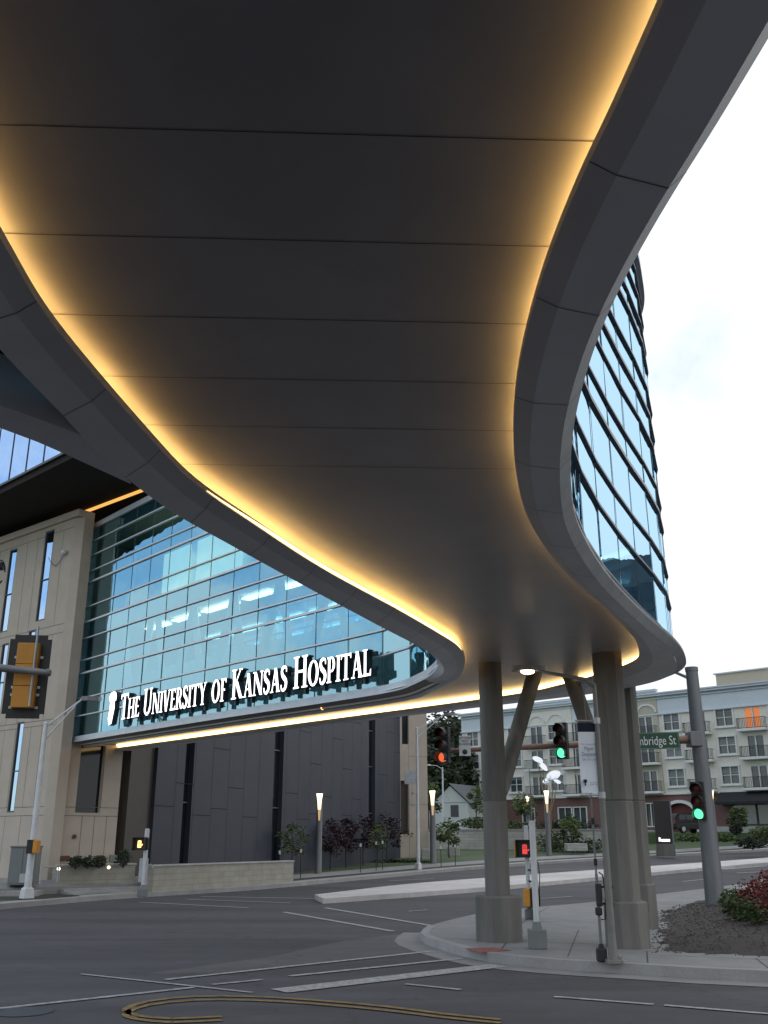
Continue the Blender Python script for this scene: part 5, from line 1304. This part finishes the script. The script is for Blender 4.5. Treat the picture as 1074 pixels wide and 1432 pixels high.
def balcony_proto():
    s_ = BM(); box(s_, (0, -.42, -WH / 2 - .62), (2.9, .8, .26), bevel=.03); o = obj('balcony', s_, M_trim, AP)
    r = BM(); z0, z1 = -WH / 2 - .45, -WH / 2 + .5
    for z in (z0, z1):
        bar(r, (-1.38, -.78, z), (1.38, -.78, z), .05, .05)
        for x in (-1.38, 1.38): bar(r, (x, -.74, z), (x, -.06, z), .05, .05)
    for k in range(18): x = -1.36 + k * .16; bar(r, (x, -.78, z0), (x, -.78, z1), .03, .03)
    for x in (-1.38, 1.38):
        for y in (-.55, -.32): bar(r, (x, y, z0), (x, y, z1), .03, .03)
    obj('railing', r, M_iron, o)
    d = BM(); h = WH + .55; box(d, (0, .06, -.27), (.14, .1, h - .04))
    for x in (-WW / 2 + .05, WW / 2 - .05): box(d, (x, .06, -.27), (.1, .1, h - .04))
    for z in (-.27 - h / 2 + .05, -.27 + h / 2 - .05): box(d, (0, .055, z), (WW - .04, .08, .08))
    obj('door_frame', d, M_trim, o); p = BM(); box(p, (0, .14, -.27), (WW + .05, .02, h + .04)); obj('door_pane', p, M_dglass if False else M_winint, o); return o
firstb = None
for u in bpos:
    for k, z in enumerate(rows):
        if firstb is None: firstb = b_ = at_ap(balcony_proto(), u, z, bay_off(u))
        else: b_ = inst(firstb, AP, (u, bay_off(u), z))
        if k == 0 and abs(u - ap(1057, 1040)[0]) < .1:
            c_ = BM()
            for x0, x1 in ((-.78, -.1), (.1, .78)):
                V = [(c_.verts.new((x0 + (x1 - x0) * i / 12, .11 + .02 * (i % 2), -1.2)), c_.verts.new((x0 + (x1 - x0) * i / 12, .11 + .02 * (i % 2), .72))) for i in range(13)]
                for a, b in zip(V, V[1:]): c_.faces.new((a[0], b[0], b[1], a[1]))
            c_ = obj('curtain', c_, M_curt, b_)
for h in gh[:5]:
    w_, hh_ = h[1] - h[0], h[3] - h[2]; f = BM(); cx_, cz_ = (h[0] + h[1]) / 2, (h[2] + h[3]) / 2
    for x in (h[0] + .06, h[1] - .06): box(f, (x, -.04, cz_), (.12, .14, hh_ - .02))
    box(f, (cx_, -.02, cz_), (.08, .08, hh_ - .02)); box(f, (cx_, -.045, h[3] - .05), (w_ - .26, .12, .1)); box(f, (cx_, -.045, h[2] + .05), (w_ - .26, .12, .1))
    o = obj('ground_window', f, M_trim, AP); p = BM(); box(p, (cx_, .1, cz_), (w_, .02, hh_)); obj('pane', p, M_winint, o)
# entrance arch
bm = BM(); pts = [(ua - 1.75, -.2, -.4), (ua - 1.75, -.2, 1.9)] + [(ua + 1.75 * math.cos(a), -.2, 1.9 + 1.25 * math.sin(a)) for a in [PI - PI * k / 14 for k in range(1, 14)]] + [(ua + 1.75, -.2, 1.9), (ua + 1.75, -.2, -.4)]
for a, b in zip(pts, pts[1:]): bar(bm, a, b, .36, .3)
o = obj('entrance_arch', bm, M_trim, AP); bm = BM(); box(bm, (ua, .2, 1.4), (3.2, .06, 3.0)); obj('door', bm, M_redwood, o); bm = BM(); box(bm, (ua - .1, -.05, .9), (.55, .03, .75)); obj('notice', bm, M_trim, o)
# shop window and awning
bm = BM(); box(bm, (us0 + 4.75, .1, 1.87), (9.5, .03, 2.25)); o = obj('shop_window', bm, M_shop, AP); f = BM()
for k in range(5): box(f, (us0 + .06 + k * 2.345, .02, 1.87), (.12, .12, 2.23))
box(f, (us0 + 4.75, .03, .85), (9.3, .1, .1)); obj('frame', f, M_iron, o)
bm = BM(); profile_x(bm, [(-.05, 4.0), (-1.5, 2.95), (-1.5, 2.7), (-.05, 2.75)], us0 - 1.0, us0 + 11); obj('awning', bm, M_awn, AP)
# retaining wall, terrace and low front wall
T0, T1 = Vector((2.7, 77.5)), Vector((17.2, 75.8))
sheet('terrace', [(T0.x, T0.y + .3), (T1.x, T1.y + .3), (20, 82), (26, 87), (40, 84), (60, 74), (70, 90), (34.4, 99), (10.6, 122), (-30, 122), (-30, 81)], 2.3, M_lawn, 1.6, flat=2.32)
RW = thing('retaining_wall', 'long pale stone retaining wall behind the far lawn, below the apartments', 'wall', (T0.x - 8, T0.y + .9, 1.1), math.atan2((T1 - T0).y, (T1 - T0).x)); l = (T1 - T0).length + 8
bm = BM(); box(bm, (l / 2, 0, .55), (l, .5, 1.7)); obj('wall', bm, M_wstone, RW); bm = BM(); box(bm, (l / 2, 0, 1.44), (l + .1, .6, .1)); obj('capstone', bm, M_kerb, RW)
# pylon sign
v = gnd(931, 1197, .15); PY = thing('pylon_sign', 'dark upright pylon sign, small lit white panel at its foot, concrete base', 'sign', v, rad(-4))
wv = at_Y(942, 1180, v.y).x - at_Y(920, 1180, v.y).x; z1 = at_Y(931, 1120, v.y).z - v.z; z0 = at_Y(931, 1180, v.y).z - v.z
bm = BM(); box(bm, (0, .1, (z0 + z1) / 2), (wv, .3, z1 - z0), bevel=.01); obj('panel', bm, M_pylon, PY)
bm = BM(); box(bm, (.05, .15, z0 / 2), (wv * 1.15, .5, z0), bevel=.02); obj('base', bm, M_conc, PY)
bm = BM(); box(bm, (-wv * .3, -.06, z0 + .28), (.12, .01, .26)); box(bm, (wv * .06, -.06, z0 + .22), (wv * .56, .01, .16)); obj('lit_panel', bm, emis('pylon_light', (1, .98, .9), 1.6), PY)
bm = BM(); box(bm, (wv / 2 + .06, .1, (z0 + z1) / 2), (.1, .32, z1 - z0)); obj('edge', bm, M_grey, PY)
# ------------------------------------------------------------------ parked dark car
def suv(label, loc, rz):
    t = thing('parked_car', label, 'car', loc, rz)
    bm = BM(); profile_x(bm, [(-2.3, .35), (2.3, .35), (2.35, .75), (2.25, .98), (1.1, 1.08), (-2.25, 1.1), (-2.36, .8)], -.93, .93); bmesh.ops.bevel(bm, geom=bm.edges[:], offset=.05, segments=2, affect='EDGES'); obj('body', bm, M_carp, t, smooth=True)
    bm = BM(); P = [(-2.2, 1.08), (1.15, 1.07), (.35, 1.62), (-.2, 1.72), (-1.7, 1.7), (-2.05, 1.5)]
    profile_x(bm, P, -.82, .82); bmesh.ops.bevel(bm, geom=bm.edges[:], offset=.06, segments=2, affect='EDGES'); obj('cabin', bm, M_carp, t, smooth=True)
    for sx in (-1, 1):
        for ya, yb in ((-1.75, -1.0), (-.9, -.15), (-.05, .72)):
            bm = BM(); top_ = .55 if yb > .3 else yb; bm.faces.new([bm.verts.new(p) for p in ((sx * .826, ya, 1.14), (sx * .826, yb, 1.14), (sx * .826, min(yb, .3), 1.56), (sx * .826, ya, 1.58))]); obj('side_window', bm, M_dglass, t)
        for y in (-1.45, 1.45):
            bm = BM(); tube(bm, [(sx * .72, y, .36), (sx * .95, y, .36)], .36, 18); w = obj('wheel', bm, M_tyre, t, smooth=True); bm = BM(); tube(bm, [(sx * .94, y, .36), (sx * .965, y, .36)], .21, 12); obj('rim', bm, M_galv, w)
        bm = BM(); box(bm, (sx * .68, 2.3, .82), (.4, .12, .16), bevel=.02); obj('headlight', bm, M_galv, t); bm = BM(); box(bm, (sx * .78, -2.32, .95), (.25, .08, .3), bevel=.02); obj('tail_light', bm, M_lensred, t)
    return t
v = at_Y(963, 1166, 90); suv('black parked car half hidden behind grasses, in front of the arched entrance', (v.x, v.y, 2.33), rad(-62))
# ------------------------------------------------------------------ house and dark building off to the right
HS = thing('house', 'small white house with a grey gabled roof among the dark trees', 'house', (at_Y(636, 1150, 108).x, 108, 2.6), rad(-30))
hz_ = at_Y(636, 1096, 108).z - 2.6
bm = BM(); box(bm, (0, 2, hz_ * .3), (4.2, 6, hz_ * .6)); box(bm, (-2.6, 3, hz_ * .22), (3, 4, hz_ * .44)); obj('wall', bm, M_siding, HS)
bm = BM(); profile_x(bm, [(-1.0, 0), (-1.0, .0), (0, 0)], 0, .01) if False else None
for sx in (-1, 1): bar(bm, (sx * 1.25, -1.3, hz_ * .78), (sx * 1.25, 5.3, hz_ * .78), .12, .1) if False else None
P = [(-2.4, hz_ * .58), (0, hz_), (2.4, hz_ * .58)]
V = [[bm.verts.new((x, y, z)) for x, z in P] for y in (-1.3, 5.3)]
for k in range(2): bm.faces.new((V[0][k], V[0][k + 1], V[1][k + 1], V[1][k]))
obj('roof', bm, M_roof, HS)
bm = BM(); bm.faces.new([bm.verts.new((x, -1.0, z)) for x, z in ((-2.1, hz_ * .58), (2.1, hz_ * .58), (0, hz_ * .95))]); obj('gable', bm, M_siding, HS)
bm = BM(); box(bm, (.5, -1.02, hz_ * .42), (.9, .05, 1.2)); obj('window', bm, M_dglass, HS)
OF = thing('office_block', 'dark flat-roofed office block standing across the street to the right', 'building', (30, 40, .2), rad(-52))
bm = BM(); box(bm, (4, 8, 8.2), (26, 16, 16.4)); obj('wall', bm, M_office, OF)
for j in range(4):
    bm = BM(); box(bm, (4, -.02, 3 + j * 3.7), (25, .06, 1.5)); obj('window_band', bm, M_dglass, OF)
# ================================================================== VEGETATION
def tree(name, label, base, h, crown, n, size, m, trunk=.12, clumps=7, group=None, low=.35, sub=None, seed=1):
    rnd = random.Random(seed); t = thing(name, label, 'tree', base, 0, group)
    bm = BM(); fork = h * low
    tube(bm, [(0, 0, -.1), (rnd.uniform(-.05, .05) * h * .2, 0, fork), (0, 0, h * .8)], [trunk, trunk * .75, trunk * .15], 8)
    cs = []
    for k in range(clumps):
        a = 2.4 * k + rnd.uniform(-.4, .4); q = (k + .5) / clumps; rr = crown * rnd.uniform(.35, .75) * math.sin(PI * (.22 + .7 * q)); z = fork + (h - fork) * (.12 + .78 * q)
        p = Vector((math.cos(a) * rr, math.sin(a) * rr, z)); cs.append(p); z0 = fork * .9 + (z - fork) * .35
        tube(bm, [(0, 0, z0), p.lerp(Vector((0, 0, z0)), .5) + Vector((0, 0, .05 * h)), p], [trunk * .45, trunk * .28, trunk * .08], 5)
    obj('trunk', bm, M_bark, t)
    bm = BM()
    for p in cs:
        r = crown * rnd.uniform(.32, .55); leaves(bm, p, (r, r, r * rnd.uniform(.7, 1.0)), n // clumps, size, rnd, mi=rnd.choice([0, 0, 1]), shell=.15)
    obj('crown', bm, m if isinstance(m, (list, tuple)) else [m, m], t); return t
gp = 'dark trees behind the street'
for i, (px, Y, pt, cr, lab) in enumerate(((600, 128, 1012, 3.6, 'tall dark tree beside the pale end bay, left of the tree group'), (622, 135, 996, 4.6, 'tallest dark tree behind the red-lit signal head'), (644, 140, 1000, 4.2, 'dark tree behind the corner of the apartments'), (612, 118, 1050, 3.4, 'lower dark tree in front of the tall dark ones'), (634, 122, 1040, 3.6, 'dark bushy tree above the white house'))):
    z = at_Y(px, pt, Y).z; tree('dark_tree', lab, (at_Y(px, pt, Y).x, Y, 2.4), z - 2.4, cr * 1.35, 6000, .62, [M_leafd, M_leafd], .3, 16, gp, .1, seed=20 + i)
def px_tree(name, lab, px, pb, pt, wpx, n, size, m, **k):
    b = gnd(px, pb, .14) if k.pop('g', True) else Vector(at_Y(px, pb, k.pop('Y')));
    h = at_Y(px, pt, b.y).z - b.z; return tree(name, lab, b, h, wpx * b.y / F / 1.5, n, size, m, **k)
px_tree('small_tree', 'pale green young tree on the lawn, stone block at its foot, left of round column', 628, 1200, 1146, 34, 700, .2, [M_leafl, M_leafm], trunk=.05, seed=3, low=.3)
px_tree('small_tree', 'slim yellow-green tree against the pale apartment end wall, left of the round column', 667, 1160, 1098, 24, 700, .24, [M_leafl, M_leafm], g=False, Y=95, trunk=.06, seed=4)
px_tree('small_tree', 'leafy green young tree in front of the retaining wall, right of the sculpture', 800, 1192, 1140, 26, 800, .2, [M_leafm, M_leafl], trunk=.05, seed=5)
px_tree('small_tree', 'yellow-green tree behind the round column with a glowing column beside it', 733, 1160, 1112, 34, 800, .26, [M_leafl, M_leafm], g=False, Y=92, trunk=.06, seed=6)
px_tree('small_tree', 'light green young tree beside the white house', 600, 1165, 1090, 34, 900, .3, [M_leafm, M_leafl], g=False, Y=98, trunk=.08, seed=7)
px_tree('small_tree', 'bright green sapling in front of the charcoal wall, above the long planter', 408, 1224, 1150, 40, 700, .13, [M_leafm, M_leafm], trunk=.03, seed=8)
px_tree('small_tree', 'thin green sapling among the dark plum trees', 528, 1213, 1152, 30, 420, .14, [M_leafm, M_leafl], trunk=.03, seed=9)
px_tree('small_tree', 'small green tree in front of the shop window at the right edge', 1035, 1172, 1128, 22, 600, .26, [M_leafm, M_leafm], g=False, Y=78, trunk=.06, seed=10)
for i, (px, pt, w, lab) in enumerate(((462, 1146, 34, 'dark plum tree just right of the glowing light column'), (484, 1142, 30, 'second dark plum tree from the light column'), (508, 1142, 32, 'dark plum tree in the middle of the row'), (541, 1140, 34, 'tall dark plum tree near the end of the charcoal wall'), (569, 1144, 28, 'plum tree in front of the upright pale stone panel'))):
    uw = ch(px, 1150)[0]; pw_ = D0 + dd * uw; yw = pw_.y - (1.6 if px < 550 else 0)
    b_ = at_Y(px, 1200, yw); b_.z = g(yw) + .14; tree('plum_tree', lab, b_, at_Y(px, pt, yw).z - b_.z, w * yw / F / 1.5, 700, .17, [M_leafp, M_leafp], trunk=.04, seed=30 + i, group='dark plum trees by the charcoal wall', low=.28)
for i, (px, pb) in enumerate(((390, 1231), (420, 1229), (504, 1221), (526, 1218), (535, 1217), (617, 1213), (637, 1211), (690, 1207))):
    v = gnd(px, pb, .14); h = at_Y(px, pb - 42 if px < 600 else pb - 30, v.y).z - v.z
    t = thing('tree_stake', 'thin dark tree stake with a white tag along the kerb planting strip', 'stake', v, 0, 'tree stakes along the kerb'); bm = BM(); tube(bm, [(0, 0, -.05), (0, 0, h)], .022, 6); obj('post', bm, M_iron, t); bm = BM(); box(bm, (.0, -.03, h * .93), (.09, .01, .16)); obj('tag', bm, M_polew, t)
for (px, pb, s_, lab) in ((599, 1202, .8, 'pale stone block seat on the lawn just right of the white lamp pole'), (634, 1197, .75, 'pale stone block at the foot of the young tree on the lawn'), (806, 1196, 1.3, 'low pale boulder in the grass right of the sculpture')):
    v = gnd(px, pb, .12); bm = BM(); box(bm, (0, 0, s_ * .4), (s_ * 1.1, s_ * .8, s_ * .85 if s_ < 1 else .5), bevel=.05); prop(obj('stone_block', bm, M_wstone, loc=v), lab, 'stone block', 'pale stone blocks on the far lawn')
# hedges and grasses by the apartments
for i, (px, pb, Y, r, m, lab) in enumerate(((700, 1158, 80, (2.4, .7, .4), M_leafm, 'clipped hedge on top of the retaining wall behind the round column'), (790, 1158, 79, (3.0, .7, .4), M_leafd, 'dark hedge along the retaining wall top, right of the sculpture'), (668, 1156, 81, (1.8, .7, .45), M_leafm, 'short hedge on the retaining wall left of the round column'),
    (778, 1190, 74, (2.2, .8, .75), M_leafm, 'green shrub spreading at the foot of the retaining wall'), (825, 1190, 73, (2.4, .8, .5), M_leafm, 'low green shrub beside the pale boulder'), (968, 1174, 76, (1.3, .4, .24), M_leafl, 'pale ornamental grasses in front of the black car'), (1012, 1174, 74, (.9, .4, .28), M_leafl, 'yellowish grasses right of the mast pole'), (1030, 1165, 76, (.5, .4, .45), M_leafd, 'dark round shrub by the low wall right of the mast'), (1052, 1184, 70, (1.2, .6, .4), M_leafd, 'dark clipped hedge block near the right edge across the street'), (1070, 1176, 72, (1.3, .6, .6), M_leafl, 'tall pale grass clump at the right edge'), (560, 1208, 62, (2.2, .4, .2), M_leafd, 'low ground shrub along the charcoal wall foot'))):
    v = at_Y(px, pb, Y); shrub(lab, (v.x, v.y, v.z - .15), r, 900, .2, m, None)
# red-leaved shrub and green perennials on the mound
def mz_(x, y): return mound(x, y) + g(y)
for i, (x, y, r, m, lab) in enumerate(((8.5, 22.6, (.95, .9, .42), M_leafr, 'red-leaved shrub spilling in at the right edge of the mulch bed'), (9.7, 24.6, (1.0, .9, .45), M_leafr, 'red-leaved shrub farther back at the right edge'), (8.0, 20.5, (.6, .6, .3), M_leafr, 'small red-leaved shrub nearest the pavement at the right edge'), (7.65, 22.4, (.35, .45, .25), M_leafm, 'green perennials left of the red-leaved shrub'), (8.35, 24.6, (.4, .5, .28), M_leafl, 'yellow-green perennials behind the red shrub'), (7.55, 21.2, (.35, .4, .22), M_leafm, 'small green clump in front of the red shrub'))):
    shrub(lab, (x, y, mz_(x, y)), r, 1300 if r[0] > .8 else 650, .085, m, None, 'red_shrub' if m is M_leafr else 'perennial', 'shrub' if m is M_leafr else 'plant')
